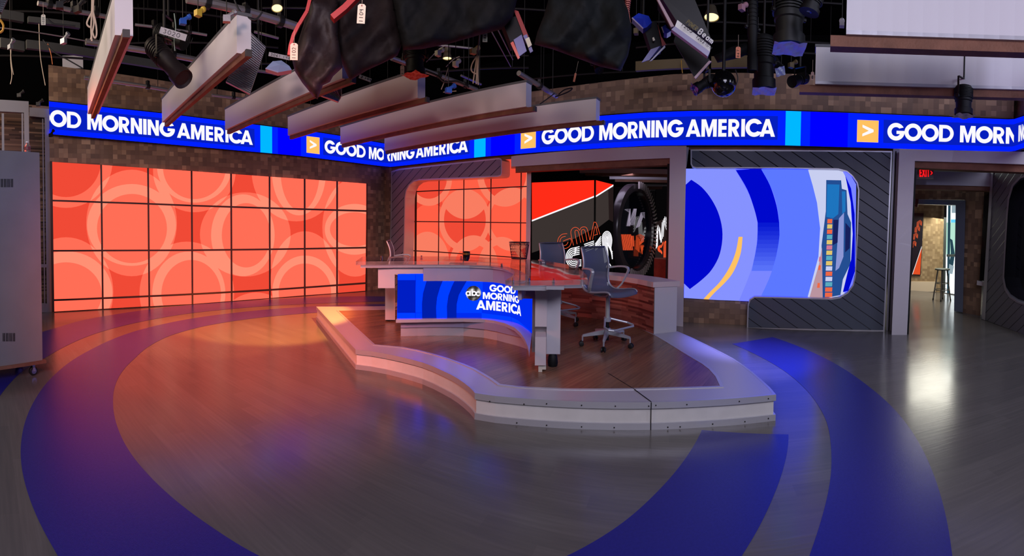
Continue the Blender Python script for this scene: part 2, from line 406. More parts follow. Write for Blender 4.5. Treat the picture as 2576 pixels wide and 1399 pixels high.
# ------------------------------------------------------------------ floor
def floor_build(nt_dummy=None):
    m = bpy.data.materials.new('vinyl_plank_floor'); m.use_nodes = True; nt = m.node_tree; b = nt.nodes['Principled BSDF']
    tc = nd(nt, 'ShaderNodeTexCoord'); mp = nd(nt, 'ShaderNodeMapping'); mp.inputs['Rotation'].default_value = (0, 0, radians(22)); nt.links.new(tc.outputs['Object'], mp.inputs[0])
    sp = nd(nt, 'ShaderNodeSeparateXYZ'); nt.links.new(mp.outputs[0], sp.inputs[0])
    row = mathn(nt, 'FLOOR', mathn(nt, 'DIVIDE', sp.outputs[1], .12))
    w = nd(nt, 'ShaderNodeTexWhiteNoise', noise_dimensions='1D'); nt.links.new(row, w.inputs['W'])
    col = mathn(nt, 'FLOOR', mathn(nt, 'ADD', mathn(nt, 'DIVIDE', sp.outputs[0], 1.1), mathn(nt, 'MULTIPLY', w.outputs['Value'], 9)))
    c = nd(nt, 'ShaderNodeCombineXYZ'); nt.links.new(col, c.inputs[0]); nt.links.new(row, c.inputs[1])
    w2 = nd(nt, 'ShaderNodeTexWhiteNoise', noise_dimensions='3D'); nt.links.new(c.outputs[0], w2.inputs['Vector'])
    mp2 = nd(nt, 'ShaderNodeMapping'); mp2.inputs['Scale'].default_value = (1.5, 26, 1); nt.links.new(mp.outputs[0], mp2.inputs[0])
    n = nd(nt, 'ShaderNodeTexNoise'); n.inputs['Scale'].default_value = 1.6; n.inputs['Detail'].default_value = 6; nt.links.new(mp2.outputs[0], n.inputs['Vector'])
    f = mathn(nt, 'ADD', mathn(nt, 'MULTIPLY', w2.outputs['Value'], .25), mathn(nt, 'MULTIPLY', n.outputs['Fac'], .75))
    nt.links.new(ramp(nt, f, FLOOR_STOPS), b.inputs['Base Color'])
    n2 = nd(nt, 'ShaderNodeTexNoise'); n2.inputs['Scale'].default_value = 2.2; n2.inputs['Detail'].default_value = 4; nt.links.new(tc.outputs['Object'], n2.inputs['Vector'])
    nt.links.new(mathn(nt, 'ADD', mathn(nt, 'MULTIPLY', n2.outputs['Fac'], .12), .14), b.inputs['Roughness'])
    k = nd(nt, 'ShaderNodeBump'); k.inputs['Strength'].default_value = .12; k.inputs['Distance'].default_value = .004
    nt.links.new(n.outputs['Fac'], k.inputs['Height']); nt.links.new(k.outputs[0], b.inputs['Normal'])
    b.inputs['Specular IOR Level'].default_value = .5
    return m
FLOOR_STOPS = [(.25, (84, 81, 79)), (.55, (92, 88, 85)), (.8, (99, 95, 92))]
MATS['floor'] = floor_build()
INLAY = mat('blue_vinyl_inlay', (34, 34, 122), .26, 0, .5, .1, 200, .08, 60)
mb = MB(); mb.quad((-16, -8, 0), (20, -8, 0), (20, 22, 0), (-16, 22, 0)); fl = struct(mb.build('floor', 'floor'))
# floor rings, laid as thin inlays
RC = Vector((-1.2, 4.98))
rin = [(284.6, 1013.3), (295.9, 954.4), (339, 902.6), (424, 846), (518, 820), (707, 794), (796, 787), (297, 1079), (325, 1136), (377, 1199), (452, 1268), (537, 1329), (650, 1399), (1765, 1084), (1740, 1130), (1701, 1185), (1642, 1249), (1582.6, 1304), (1491, 1365.5), (1427, 1399)]
rou = [(52, 1154.6), (56.5, 1088.7), (89.5, 1004), (141, 940), (235.6, 876.6), (330, 836.6), (471, 803.6), (612.5, 784.8), (796, 770.6), (61, 1211), (94, 1305), (146, 1399), (1984, 1094), (1980, 1139.6), (1966, 1194), (1929.6, 1285.6), (1897.6, 1349.6), (1865.6, 1399)]
r2i = [(1838, 864), (1902, 893), (1980, 938.7), (2039, 993.5), (2080, 1062), (2090.7, 1130.4), (2089, 1208), (2080, 1253.7), (2062, 1322), (2035.5, 1399), (0, 997), (62, 930), (113, 902), (155, 876.6), (235.6, 841), (330, 815), (471, 789.5), (612.5, 775), (801, 763.6), (966, 759)]
r2o = [(1943, 848), (2016, 874.8), (2085, 906.7), (2176, 966), (2258, 1039), (2313, 1116.7), (2345, 1185), (2368, 1253.7), (2386, 1331), (2395, 1399), (136.6, 827), (207, 806), (330, 785), (471, 768), (700, 753), (895, 745.6), (975, 746)]
def polar(pts):
    out = []
    for x, y in pts:
        p = G(x, y).xy-RC; out.append((atan2(p.y, p.x), p.length))
    return sorted(out)
def rad(T, a):
    while a < T[0][0]: a += 2*pi
    while a >= T[0][0]+2*pi: a -= 2*pi
    TT = T+[(T[0][0]+2*pi, T[0][1])]
    for p, q in zip(TT, TT[1:]):
        if p[0] <= a <= q[0]:
            t = (a-p[0])/max(1e-9, q[0]-p[0])
            if q[0]-p[0] > .5: t = t*t*(3-2*t)
            return lerp(p[1], q[1], t)
    return T[0][1]
def smooth(T, n=360):
    v = [rad(T, -pi+2*pi*i/n) for i in range(n)]
    return [sum(v[(i+k) % n] for k in range(-2, 3))/5 for i in range(n)]
def inlay(A, B, a0, a1, name='floor_inlay'):
    SA, SB = smooth(polar(A)), smooth(polar(B)); n = 360
    i0 = round((a0+pi)/(2*pi)*n); i1 = round((a1+pi)/(2*pi)*n); mb = MB(); P = []
    for i in range(i0, i1+1):
        a = -pi+2*pi*i/n; e = Vector((cos(a), sin(a)))
        p = RC+e*SA[i % n]; q = RC+e*SB[i % n]; P.append((mb.vert((p.x, p.y, .002)), mb.vert((q.x, q.y, .002))))
    for (a, b), (c, d) in zip(P, P[1:]): mb.face((a, b, d, c))
    o = mb.build(name, INLAY, fl); o['label'] = 'blue curved floor band'; return o
def ang(x, y): p = G(x, y).xy-RC; return atan2(p.y, p.x)
e1 = ang(1875, 1088); s1 = ang(975, 765)
inlay(rin, rou, s1 if s1 > 0 else s1, 2*pi+e1)
e2 = ang(1890, 856); s2 = ang(990, 752)
inlay(r2i, r2o, s2, 2*pi+e2)
# ------------------------------------------------------------------ left wall with the big tiled screen
top_l = [(100, 160), (121, 163), (300, 186), (533, 222), (640, 240), (820, 268), (968, 288)]
rib_t = [(120, 255), (124, 255.5), (400, 284.4), (655, 315.4), (806, 334.3), (855, 342), (968, 361.5)]
rib_b = [(120, 336.5), (124, 337), (400, 360.5), (655, 383.3), (757, 392.6), (968, 418.5)]
scr_t = [(131, 407.2), (254, 414.9), (374, 423), (483, 430.5), (582, 437.5), (678.7, 444.5), (766, 450.5), (848, 456.5), (922, 462)]
scr_b = [(135, 784), (257, 777), (374, 770.5), (482, 765), (580, 757.5), (678, 750), (766, 743), (845, 737.5), (919, 731.5)]
xsL = rng(121.5, 968, 26)
mb = MB()
strip(mb, LW, xsL, lambda x: tab(top_l, x), lambda x: G_y(LW, x), 0)if False else None
def floor_y(poly, x):                       # photo height of the wall's foot
    lo, hi = 600, 1300
    for _ in range(30):
        m = (lo+hi)/2
        if onpoly(poly, x, m).z > 0: lo = m
        else: hi = m
    return lo
strip(mb, LW, xsL, lambda x: tab(top_l, x), lambda x: floor_y(LW, x))
struct(mb.build('wall_left', 'mosaic'))
SEAMX = [256.5, 374, 483, 582, 678.5, 766.5, 848]
U1 = [((166, 405, 117, 118), None, (166, 405, 88, 91), 'dark')]
units = [  # outer disc, bright ring outer, ring inner
 ((331, 561, 114, 134), (331, 566, 112, 103), (332, 575, 88, 87)),
 ((489, 430, 104, 104), (489, 420, 94, 90), (489, 421, 79, 80)),
 ((166, 735, 119, 138), (166, 737, 117, 105), (166, 740, 90, 80)),
 ((470, 738, 119, 130), (475, 738, 92, 105), (481, 740, 75, 86)),
 ((617, 590, 114, 106), (611, 592, 80, 103), (619, 592, 61, 81)),
 ((745, 430, 112, 127), (752, 432, 68, 110), (755, 432, 49, 98)),
 ((893, 572, 82, 124), (892, 577, 75, 64), (892, 577, 62, 43)),
 ((767, 705, 86, 123), (767, 735, 82, 92), (767, 735, 66, 72)),
 ((645, 830, 95, 94), (645, 838, 80, 80), (645, 840, 62, 62))]
def lev1(x, y):
    n = 0
    if inel(x, y, (166, 405, 117, 118)) and not inel(x, y, (166, 405, 88, 91)): n += 1
    for o, a, i in units:
        if inel(x, y, o): n += 1
        if inel(x, y, a) and not inel(x, y, i): n += 1
    return min(n, 2)
E_R0 = emit('led_dark_coral', (240, 74, 54), 1.0); E_R1 = emit('led_coral', (255, 110, 86), 1.0, (1.35, 1, 1)); E_R2 = emit('led_pale_coral', (255, 144, 116), 1.0, (1.35, 1, 1))
outl = [(x, y) for x, y in scr_t]+[(x, y) for x, y in reversed(scr_b)]
vw = thing('video_wall', onpoly(LW, 525, 760), 'big wall screen of dark-seamed tiles showing coral rings, on the left brick wall', 'screen')
its = [([ell(166, 405, 117, 118)], 0), ([ell(166, 405, 88, 91)], 0)]
for o, a, i in units: its += [([ell(*e)], 0) for e in (o, a, i)]
art('screen_surface', outl, its, lambda x, y: onpoly(LW, x, y, .04), [E_R0, E_R1, E_R2], vw, 20, lev1, grid=25)
MULL = mat('dark_mullion', (72, 44, 34), .5)
def vbar(mb, poly, x, yt, yb, w, off, dep, ymid=590):
    a = onpoly(poly, x-w/2, yt, off); b = onpoly(poly, x+w/2, yt, off); a2 = onpoly(poly, x-w/2, yb, off); b2 = onpoly(poly, x+w/2, yb, off)
    # upright: keep the plan of the middle height
    pm = onpoly(poly, x-w/2, ymid, off); qm = onpoly(poly, x+w/2, ymid, off); n = Vector((-pm.x, -pm.y, 0)).normalized()*dep
    lo = [Vector((p.x, p.y, a2.z)) for p in (pm, qm)]; hi = [Vector((p.x, p.y, a.z)) for p in (pm, qm)]
    mb.hexa([lo[0]+n, lo[1]+n, lo[1], lo[0]], [hi[0]+n, hi[1]+n, hi[1], hi[0]])
def hbar(mb, poly, T, w, off, dep, xs):
    R = []
    for x in xs:
        y = tab(T, x); t = onpoly(poly, x, y-w/2, off); b = onpoly(poly, x, y+w/2, off); n = Vector((-t.x, -t.y, 0)).normalized()*dep
        b = Vector((t.x, t.y, b.z)); R.append([mb.vert(p) for p in (b, b+n, t+n, t)])
    for A, B in zip(R, R[1:]):
        for k in range(4): mb.face((A[k], A[(k+1) % 4], B[(k+1) % 4], B[k]))
    mb.face(R[0][::-1]); mb.face(R[-1])
mb = MB()
for x in SEAMX: vbar(mb, LW, x, tab(scr_t, x), tab(scr_b, x), 4.6, .04, .03)
vbar(mb, LW, 131, tab(scr_t, 131)-1, tab(scr_b, 131), 6, .04, .04)
vbar(mb, LW, 922.5, tab(scr_t, 922), tab(scr_b, 922), 3, .04, .04)
for T in ([(131, 504.7), (257, 509), (373.5, 513), (482, 517.5), (700, 524.5), (922, 531)], [(131, 630.9), (483, 629.5), (700, 627), (922, 623)], [(131, 755), (257, 750), (373, 745), (482, 740), (700, 728), (922, 712)]):
    hbar(mb, LW, T, 4.4, .045, .028, [131]+SEAMX+[922])
o = mb.build('mullion_grid', MULL, vw); o['label'] = 'dark tile seams'
mb = MB(); strip(mb, LW, [x for x, _ in scr_t], lambda x: tab(scr_t, x), lambda x: tab(scr_b, x), .01); 
mb.build('backing_panel', BLACK, vw)
# ------------------------------------------------------------------ right wall above the openings, curved
top_r = [(968, 288), (1340, 230), (1480, 211), (1560, 201), (1700, 186), (1850, 183), (2000, 186), (2200, 194), (2555, 215)]
T_RT = [(980, 363.5), (1100, 341), (1221, 325), (1360, 307), (1510, 291.7), (1630, 283), (1740, 279.5), (1800, 279), (1900, 278), (1975, 279), (2140, 284.5), (2300, 291), (2547, 301), (2576, 291.6), (2700, 250)]
T_RB = [(980, 419.8), (1221, 393.7), (1360, 382.5), (1492, 374), (1630, 366.5), (1740, 365), (1800, 365), (1900, 365), (1975, 365.7), (2140, 370.3), (2300, 375), (2547, 381.9), (2576, 372), (2700, 330)]
mb = MB()
strip(mb, RW, rng(968, 2552, 44), lambda x: tab(top_r, x), lambda x: tab(T_RB, x)+3)
struct(mb.build('wall_back', 'mosaic'))
mb = MB(); strip(mb, RW2, rng(2552, 2750, 6), lambda x: 215-(x-2552)*.6, lambda x: tab(T_RB, x)+3)
struct(mb.build('wall_right', 'mosaic'))
# ------------------------------------------------------------------ the blue news ribbon
RIB = offpoly(LW[1:], .06)+offpoly(RW[1:], .06)+[p for p in offpoly(RW2[1:], .06)]
T_T = [(124, 255.5), (400, 284.4), (655, 315.4), (806, 334.3), (855, 342), (968, 361.8)]+[(983, 363.2)]+T_RT[1:]
T_B = [(124, 337), (400, 360.5), (655, 383.3), (757, 392.6), (968, 418.5)]+[(983, 419.6)]+T_RB[1:]
XR = rng(40, 2720, 536); _S = [0.0]; _pp = None; PL = []
for x in XR:
    y = (tab(T_T, x)+tab(T_B, x))/2; p = onpoly(RIB, x, y); PL.append(p.xy)
for a, b in zip(PL, PL[1:]): _S.append(_S[-1]+min((b-a).length, .2))
def s_of(x):
    t = (x-XR[0])/(XR[1]-XR[0]); i = max(0, min(len(XR)-2, int(t))); return lerp(_S[i], _S[i+1], t-i)
def x_of(s):
    import bisect
    i = max(0, min(len(_S)-2, bisect.bisect(_S, s)-1)); return lerp(XR[i], XR[i+1], (s-_S[i])/(_S[i+1]-_S[i]))
def ribmap(off):
    def f(s, v):
        x = x_of(s); t = tab(T_T, x); b = tab(T_B, x); p = onpoly(RIB, x, (t+b)/2, off); r = hypot(p.x, p.y)
        def zz(y): d = ray(x, y); return H+d.z*r/hypot(d.x, d.y)
        return Vector((p.x, p.y, lerp(zz(t), zz(b), v)))
    return f
rb = thing('news_ribbon_display', onpoly(RIB, 1500, 372), 'long blue ribbon display running high along the brick walls with white programme title', 'display')
EB = [emit('led_bright_blue', (0, 32, 255), 1.0, (1, 1, 2.5)), emit('led_navy_box', (6, 30, 190), 1.0), emit('led_cyan', (0, 184, 255), 1.0, (1, 1, 2)), emit('led_deep_blue', (0, 0, 255), 1.0, (1, 1, 2.2)), emit('led_amber', (255, 194, 98), 1.0), emit('led_white', (252, 250, 255), 1.0)]
def R(x0, x1, v0=0, v1=1): a, b = s_of(x0), s_of(x1); return [[(a, v0), (b, v0), (b, v1), (a, v1)]]
itm = []
for x0, x1 in ((124, 641), (812.5, 1182), (1358, 1957), (2222, 2700)): itm.append((R(x0, x1, .15, .85), 1))
for x0, x1 in ((655, 684.5), (1193, 1221.5), (1976, 2014.5)): itm.append((R(x0, x1), 2))
for x0, x1 in ((699, 757), (1235, 1295), (2038, 2133)): itm.append((R(x0, x1), 3))
for x0, x1 in ((771, 804), (1310, 1348), (2156, 2210)): itm.append((R(x0, x1, .19, .84), 4))
base_items = list(itm)
s0, s1_ = _S[0], _S[-1]
outl = [(s_of(124), 0), (_S[-1], 0), (_S[-1], 1), (s_of(124), 1)]
SC = 8.0   # stretch v so that the triangulation works in even units
def sv(items): return [([[(a, b*.6) for a, b in L] for L in loops], k) for loops, k in items]
f0 = ribmap(0.0); f1 = ribmap(.004)
art('display_surface', [(a, b*.6) for a, b in outl], sv(base_items), lambda s, v: f0(s, v/.6), EB, rb, .12)
W, gl = layout('GOOD MORNING_AMERICA', .39, .15)
L3 = s_of(1950)-s_of(1363)
fM = gl[4][1][0][0][0]/W; fG4 = gl[0][1][0][0][0]
L1 = (s_of(636)-s_of(219.5))/(1-fM)
spans = [(s_of(636)-L1, L1), (s_of(817), s_of(1177)-s_of(817)), (s_of(1363), L3), (s_of(2233), L3)]
def text_mesh(name, loopsets, mapf, mtl, parent, clip=None, step=.06):
    V = []; E = []; 
    for loops in loopsets:
        for L in loops:
            L = subdiv(L, step); b = len(V); V.extend(Vector(p) for p in L); E.extend((b+i, b+(i+1) % len(L)) for i in range(len(L)))
    v2, e2, f2 = delaunay_2d_cdt(V, E, [], 0, 1e-5)[:3]
    mb = MB(); mb.v = [mapf(v.x, v.y) for v in v2]
    for f in f2:
        cx = sum(v2[i].x for i in f)/len(f); cy = sum(v2[i].y for i in f)/len(f)
        if clip and not clip(cx, cy): continue
        if any(inside(loops, cx, cy) for loops in loopsets): mb.face(f, 0)
    used = sorted({i for f in mb.f for i in f}); ix = {j: i for i, j in enumerate(used)}
    mb.v = [mb.v[j] for j in used]; mb.f = [tuple(ix[i] for i in f) for f in mb.f]
    return mb.build(name, mtl, parent)
lab = ['white programme title on the left brick wall', 'white programme title across the corner', 'white programme title over the middle opening', 'white programme title at the right end']
for (sa, L), lb in zip(spans, lab):
    sets = []
    for c, loops in gl:
        Ls = [[(sa+px/W*L, (.755-py*.51)*.6) for px, py in l] for l in loops]
        if min(p[0] for l in Ls for p in l) > _S[-1]-.05 or max(p[0] for l in Ls for p in l) < s_of(124): continue
        sets.append([[(max(p[0], s_of(124.2)), p[1]) for p in l] for l in Ls])
    o = text_mesh('lettering', sets, lambda s, v: f1(s, v/.6), EB[5], rb); o['label'] = lb
for x0, x1 in ((771, 804), (1310, 1348), (2156, 2210)):
    a, b = s_of(x0), s_of(x1); w, loops = glyph('>')
    o = text_mesh('arrow_mark', [[[(a+(b-a)*(.25+.52*px/w), (.68-.36*py)*.6) for px, py in l] for l in loops]], lambda s, v: f1(s, v/.6), EB[5], rb)
mb = MB()
xs = [x for x in rng(124, 2700, 120)]
for x0, x1 in zip(xs, xs[1:]):       # housing behind and a dark lip below
    A = [f0(s_of(x), 1.0) for x in (x0, x1)]; B = [ribmap(-.06)(s_of(x), 1.0) for x in (x0, x1)]
    dz = Vector((0, 0, .02)); mb.hexa([A[0]-dz, A[1]-dz, B[1]-dz, B[0]-dz], [A[0], A[1], B[1], B[0]])
    A = [f0(s_of(x), 0.0) for x in (x0, x1)]; B = [ribmap(-.06)(s_of(x), 0.0) for x in (x0, x1)]
    mb.hexa([A[0], A[1], B[1], B[0]], [A[0]+dz, A[1]+dz, B[1]+dz, B[0]+dz])
mb.build('housing_edge', BLACK, rb)
# ------------------------------------------------------------------ shell around what the photo shows
CEIL = 5.6
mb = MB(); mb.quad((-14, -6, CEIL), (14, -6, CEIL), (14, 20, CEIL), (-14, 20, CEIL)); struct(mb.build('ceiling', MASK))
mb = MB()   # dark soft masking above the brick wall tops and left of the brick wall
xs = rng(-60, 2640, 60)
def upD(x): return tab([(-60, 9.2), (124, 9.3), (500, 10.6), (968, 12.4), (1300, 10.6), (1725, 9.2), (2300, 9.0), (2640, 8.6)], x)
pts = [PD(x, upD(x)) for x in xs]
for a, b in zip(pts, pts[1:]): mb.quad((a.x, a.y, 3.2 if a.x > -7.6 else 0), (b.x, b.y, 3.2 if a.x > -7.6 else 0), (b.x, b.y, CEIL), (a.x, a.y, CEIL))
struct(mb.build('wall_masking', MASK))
# ------------------------------------------------------------------ helpers for slabs cut to an outline and standing on a wall plan
def sarc(poly, p):
    best = None; s = 0
    for a, b in zip(poly, poly[1:]):
        e = b-a; L = e.length; u = max(0, min(1, (p-a).dot(e)/(L*L))); d = (a+e*u-p).length
        if best is None or d < best[0]: best = (d, s+u*L)
        s += L
    return best[1]
def slab_mb(outline, poly, off, thick, ext=None, step=60, mb=None, m=0, ms=None, uvs=True, grid=45):
    mb = mb or MB(); L = subdiv(outline, step); n = len(L)
    E_ = [(i, (i+1) % n) for i in range(n)]
    V_ = [Vector(p) for p in L]
    if grid:
        xs = [p[0] for p in outline]; ys = [p[1] for p in outline]; gx = min(xs)+grid
        while gx < max(xs):
            gy = min(ys)+grid/3
            while gy < max(ys):
                if inside([outline], gx, gy): V_.append(Vector((gx, gy)))
                gy += grid
            gx += grid
    v2, e2, f2 = delaunay_2d_cdt(V_, E_, [], 0, 1e-4)[:3]
    fr = [onpoly(poly, v.x, v.y, off) for v in v2]
    def back(p):
        if ext is not None: return p+ext
        r = hypot(p.x, p.y); return Vector((p.x*(r+thick)/r, p.y*(r+thick)/r, p.z))
    bk = [back(p) for p in fr]; uv = [(sarc(poly, p.xy), p.z) for p in fr]
    ia = [mb.vert(p) for p in fr]; ib = [mb.vert(p) for p in bk]
    ms = m if ms is None else ms; cnt = {}
    for f in f2:
        cx = sum(v2[i].x for i in f)/len(f); cy = sum(v2[i].y for i in f)/len(f)
        if not inside([outline], cx, cy): continue
        mb.face([ia[i] for i in f], m, [uv[i] for i in f] if uvs else None)
        mb.face([ib[i] for i in reversed(f)], m, [uv[i] for i in reversed(f)] if uvs else None)
        for k in range(len(f)):
            a, b = f[k], f[(k+1) % len(f)]; cnt[(min(a, b), max(a, b))] = cnt.get((min(a, b), max(a, b)), 0)+1
    for (a, b), c in cnt.items():
        if c == 1: mb.face((ia[a], ia[b], ib[b], ib[a]), ms, [(uv[a][0], uv[a][1]), uv[b], (uv[b][0]+.1, uv[b][1]), (uv[a][0]+.1, uv[a][1])] if uvs else None)
    return mb
def slab(name, outline, poly, off, thick, mt, parent=None, ext=None, **k):
    return slab_mb(outline, poly, off, thick, ext, **k).build(name, mt, parent)
def inset(poly, d):
    n = len(poly); out = []; A = sum(poly[i][0]*poly[(i+1) % n][1]-poly[(i+1) % n][0]*poly[i][1] for i in range(n))
    s = 1 if A > 0 else -1
    for i in range(n):
        p = Vector(poly[i][:2]); a = Vector(poly[i-1][:2]); b = Vector(poly[(i+1) % n][:2])
        e1, e2 = (p-a), (b-p)
        if e1.length < 1e-6 or e2.length < 1e-6: out.append((p.x, p.y)); continue
        e1.normalize(); e2.normalize(); n1 = Vector((-e1.y, e1.x))*s; n2 = Vector((-e2.y, e2.x))*s
        m = (n1+n2); m = m.normalized() if m.length > 1e-6 else n1; k = d/max(.4, m.dot(n1)); q = p+m*k; out.append((q.x, q.y))
    return out
def pq(mb, x0, x1, yt, yb, D, depth, m=0, mb_=None):       # a box facing the camera side, front at distance D
    a = P3(x0, (yt+yb)/2, D); b = P3(x1, (yt+yb)/2, D); xm = (x0+x1)/2
    zt = P3(xm, yt, D).z; zb = P3(xm, yb, D).z
    c = Vector(((a.x+b.x)/2, (a.y+b.y)/2, 0)).normalized()*depth
    lo = [Vector((p.x, p.y, zb)) for p in (a, b, b+c, a+c)]; hi = [Vector((p.x, p.y, zt)) for p in (a, b, b+c, a+c)]
    mb.hexa(lo, hi, m)
def q(X, Y): return (1680+X/2.798, 360+Y/2.798)
# ------------------------------------------------------------------ slatted surround of the blue screen
frame_out = [q(160, 45), q(800, 48), q(1580, 56), q(1553, 700), q(1525, 1326), q(1000, 1316), q(556, 1306)]
inner = [q(560, 1180)]+[q(562, 1140), q(575, 1100), q(610, 1080)]+[q(800, 1084), q(1150, 1095), q(1210, 1085), q(1265, 1050), q(1300, 1000), q(1315, 940), q(1330, 640), q(1340, 330), q(1330, 280), q(1300, 235), q(1260, 202), q(1200, 186), q(800, 178), q(200, 176), q(172, 168), q(160, 145)]
fo = frame_out+inner
ps = thing('slatted_screen_surround', onpoly(RW, 2050, 833, .2), 'charcoal slatted panel with silver rim framing the blue curved screen', 'panel')
o = slab('silver_rim', fo, RW, .20, .12, ALU, ps); 
slab('slat_panel', inset(fo, 3.4), RW, .215, .04, 'slat_down', ps)
bs = thing('curved_led_screen', onpoly(RW, 1900, 750, .06), 'large blue screen with pale arcs, a yellow curve and a blurred city view', 'screen')
EC = [emit('led_periwinkle', (122, 134, 255), 1, (1, 1, 2.6)), emit('led_sky_blue', (92, 120, 255), 1, (1, 1, 2.6)), emit('led_ultramarine', (0, 8, 204)), emit('led_royal', (16, 60, 214)), emit('led_soft_blue', (70, 98, 236)), EB[4],
      emit('led_pale_lilac', (200, 206, 240)), emit('led_tower_blue', (36, 78, 146)), emit('led_glass_blue', (30, 116, 190)), emit('led_orange', (236, 104, 70)), emit('led_yellow', (224, 196, 110)), emit('led_rose', (206, 120, 150)), emit('led_teal', (90, 170, 190)), emit('led_haze', (140, 150, 212)), emit('led_tan', (186, 148, 160)), emit('led_night_blue', (24, 32, 92)), emit('led_periwinkle_left', (134, 146, 255))]
so = [q(125, 180), q(600, 180), q(1205, 184), q(1275, 205), q(1325, 290), q(1320, 900), q(1290, 1040), q(1200, 1094), q(800, 1090), q(600, 1114), q(350, 1105), q(113, 1090)]
def PS(*parts):
    out = []
    for p in parts: out += sm(list(p), 4) if len(p) > 2 else list(p)
    return [[q(X, Y) for X, Y in out]]
def P_(*a): return [[q(X, Y) for X, Y in a]]
FB = [(560, 632, 784), (590, 632, 785), (620, 632, 786), (650, 631, 786), (680, 630, 783), (710, 627, 779), (740, 622, 774), (770, 617, 768), (800, 611, 762), (830, 604, 754), (860, 598, 745), (900, 590, 733)]
FADE = []
for i in range(len(FB)-1):
    t = (i+1)/len(FB); (ya, xa, xb), (yb, xc, xd) = FB[i], FB[i+1]
    EC.append(emit('led_fade_%s' % 'abcdefghijk'[i], (lerp(0, 96, t), lerp(16, 122, t), lerp(206, 252, t)))); FADE.append((P_((xa, ya), (xb, ya), (xd, yb), (xc, yb)), len(EC)-1))
sit = [(PS([(125, 180), (470, 180)], [(478, 196), (560, 340), (610, 470), (632, 600), (600, 850), (500, 1112)], [(112, 1095), (115, 1090)]), 16),
 (PS([(985, 180), (1020, 300), (1050, 420), (1072, 600), (1060, 800), (985, 1115)], [(640, 1110), (733, 900), (786, 640), (765, 430), (720, 300), (655, 180)]), 1),
 (PS([(655, 180), (720, 300), (765, 440), (784, 560)], [(632, 560), (610, 470), (560, 330), (478, 190)]), 2),
 *FADE,
 (PS([(165, 258), (240, 312), (310, 400), (362, 510), (385, 640), (366, 780), (310, 890), (240, 962), (155, 1028)], [(110, 985), (118, 300)]), 2),
 (PS([(526, 660), (516, 760), (490, 845), (450, 925), (392, 993), (330, 1052), (280, 1108)], [(242, 1108), (300, 1045), (360, 985), (415, 908), (456, 828), (482, 750), (498, 660)]), 5),
 (P_((985, 180), (1220, 180), (1250, 235), (1285, 400), (1300, 640), (1290, 860), (1240, 1060), (1150, 1100), (980, 1100), (1060, 800), (1072, 600), (1050, 420), (1020, 300)), 6),
 (P_((1115, 260), (1220, 262), (1225, 322), (1258, 332), (1265, 500), (1290, 560), (1285, 850), (1232, 960), (1215, 1070), (1088, 1095), (1082, 720), (1112, 480)), 7),
 (P_((1122, 290), (1208, 292), (1200, 500), (1162, 530), (1116, 520)), 8), (P_((1225, 340), (1250, 340), (1250, 480), (1228, 500)), 8),
 (P_((1205, 530), (1240, 490), (1236, 800), (1205, 880), (1180, 900)), 13), (P_((1250, 560), (1285, 600), (1280, 740), (1248, 770)), 15), (P_((1165, 540), (1200, 540), (1195, 700), (1160, 720)), 15),
 (P_((1062, 860), (1085, 735), (1090, 1095), (995, 1095), (1030, 970)), 14)]
cols = [9, 10, 9, 12, 10, 11, 10, 12, 10, 6, 9, 6, 12, 9, 9]
for i, k in enumerate(cols):
    y0 = 535+i*37; sit.append((P_((1124-i*1.2, y0), (1158, y0), (1156, y0+30), (1122-i*1.2, y0+30)), k))
for i, (yy, k) in enumerate(((800, 11), (860, 9), (930, 14), (985, 9))): sit.append((P_((1066-i*4, yy), (1080-i*3, yy), (1078-i*3, yy+34), (1062-i*4, yy+34)), k))
sit.append((P_((1248, 225), (1290, 320), (1315, 500), (1318, 900), (1270, 1040), (1232, 1050), (1268, 900), (1290, 820), (1302, 640), (1288, 420)), 3 if False else 2))
art('screen_surface', so, sit, lambda x, y: onpoly(RW, x, y, .06), EC, bs, 10, grid=25)
slab('backing_panel', inset(so, 1), RW, .03, .03, BLACK, bs, grid=25, step=20)
struct(slab('wall_low', [(1715, 746), (1800, 749), (1881, 754), (1878, 821), (1800, 818), (1715, 816)], RW, .02, .1, 'mosaic', None))
struct(slab('trim_1', [(2247, 374), (2266, 374), (2246, 838), (2229, 836)], RW, .16, .1, FRAMEG))
mb = MB(); slab_mb([(2252.5, 380), (2255.5, 380), (2237, 836), (2234, 836)], RW, .17, .02, None, 60, mb); struct(mb.build('trim_2', BLACK))
struct(slab('trim_3', [(1727, 370), (1733, 370), (1727, 420), (1722, 420)], RW, .1, .1, FRAMEG))
# a dark soffit band under the ribbon
mb = MB(); strip(mb, RW, rng(985, 2560, 40), lambda x: tab(T_RB, x)+1, lambda x: tab(T_RB, x)+12+(8 if x < 1260 else 0), .0); struct(mb.build('trim_4', BROWNW))
# ------------------------------------------------------------------ left slatted surround and second tiled screen
WB = [RW[0], RW[1], RW[2], RW[3], RW[4]]; dB = (RW[3]-RW[0]).normalized(); nB = Vector((-dB.y, dB.x)); nB = nB if nB.y > 0 else -nB; EXB = Vector((nB.x, nB.y, 0))*.34
fl_out = rnd([(983, 431), (1004, 424.6), (1262, 396.8), (1262, 443.6), (1054, 453.5), (1021, 480), (1018, 600), (1013, 738), (978, 738)], [0, 0, 7, 9, 0, 0, 0, 0, 0])
fl_out = [(983, 431), (1004, 424.6), (1130, 411), (1255, 397.3), (1260.5, 399), (1262.3, 404), (1262.3, 436), (1260, 442), (1253, 444.6), (1160, 449.5), (1054, 453.8), (1041, 457), (1030, 466), (1023, 480), (1020, 497), (1018, 600), (1013, 738), (978, 738)]
p2 = thing('slatted_screen_surround', onpoly(WB, 1000, 738, .05), 'dark slatted panel arm with rounded silver rim in front of the second coral screen', 'panel')
slab('silver_rim', fl_out, WB, .02, 0, ALU, p2, ext=EXB)
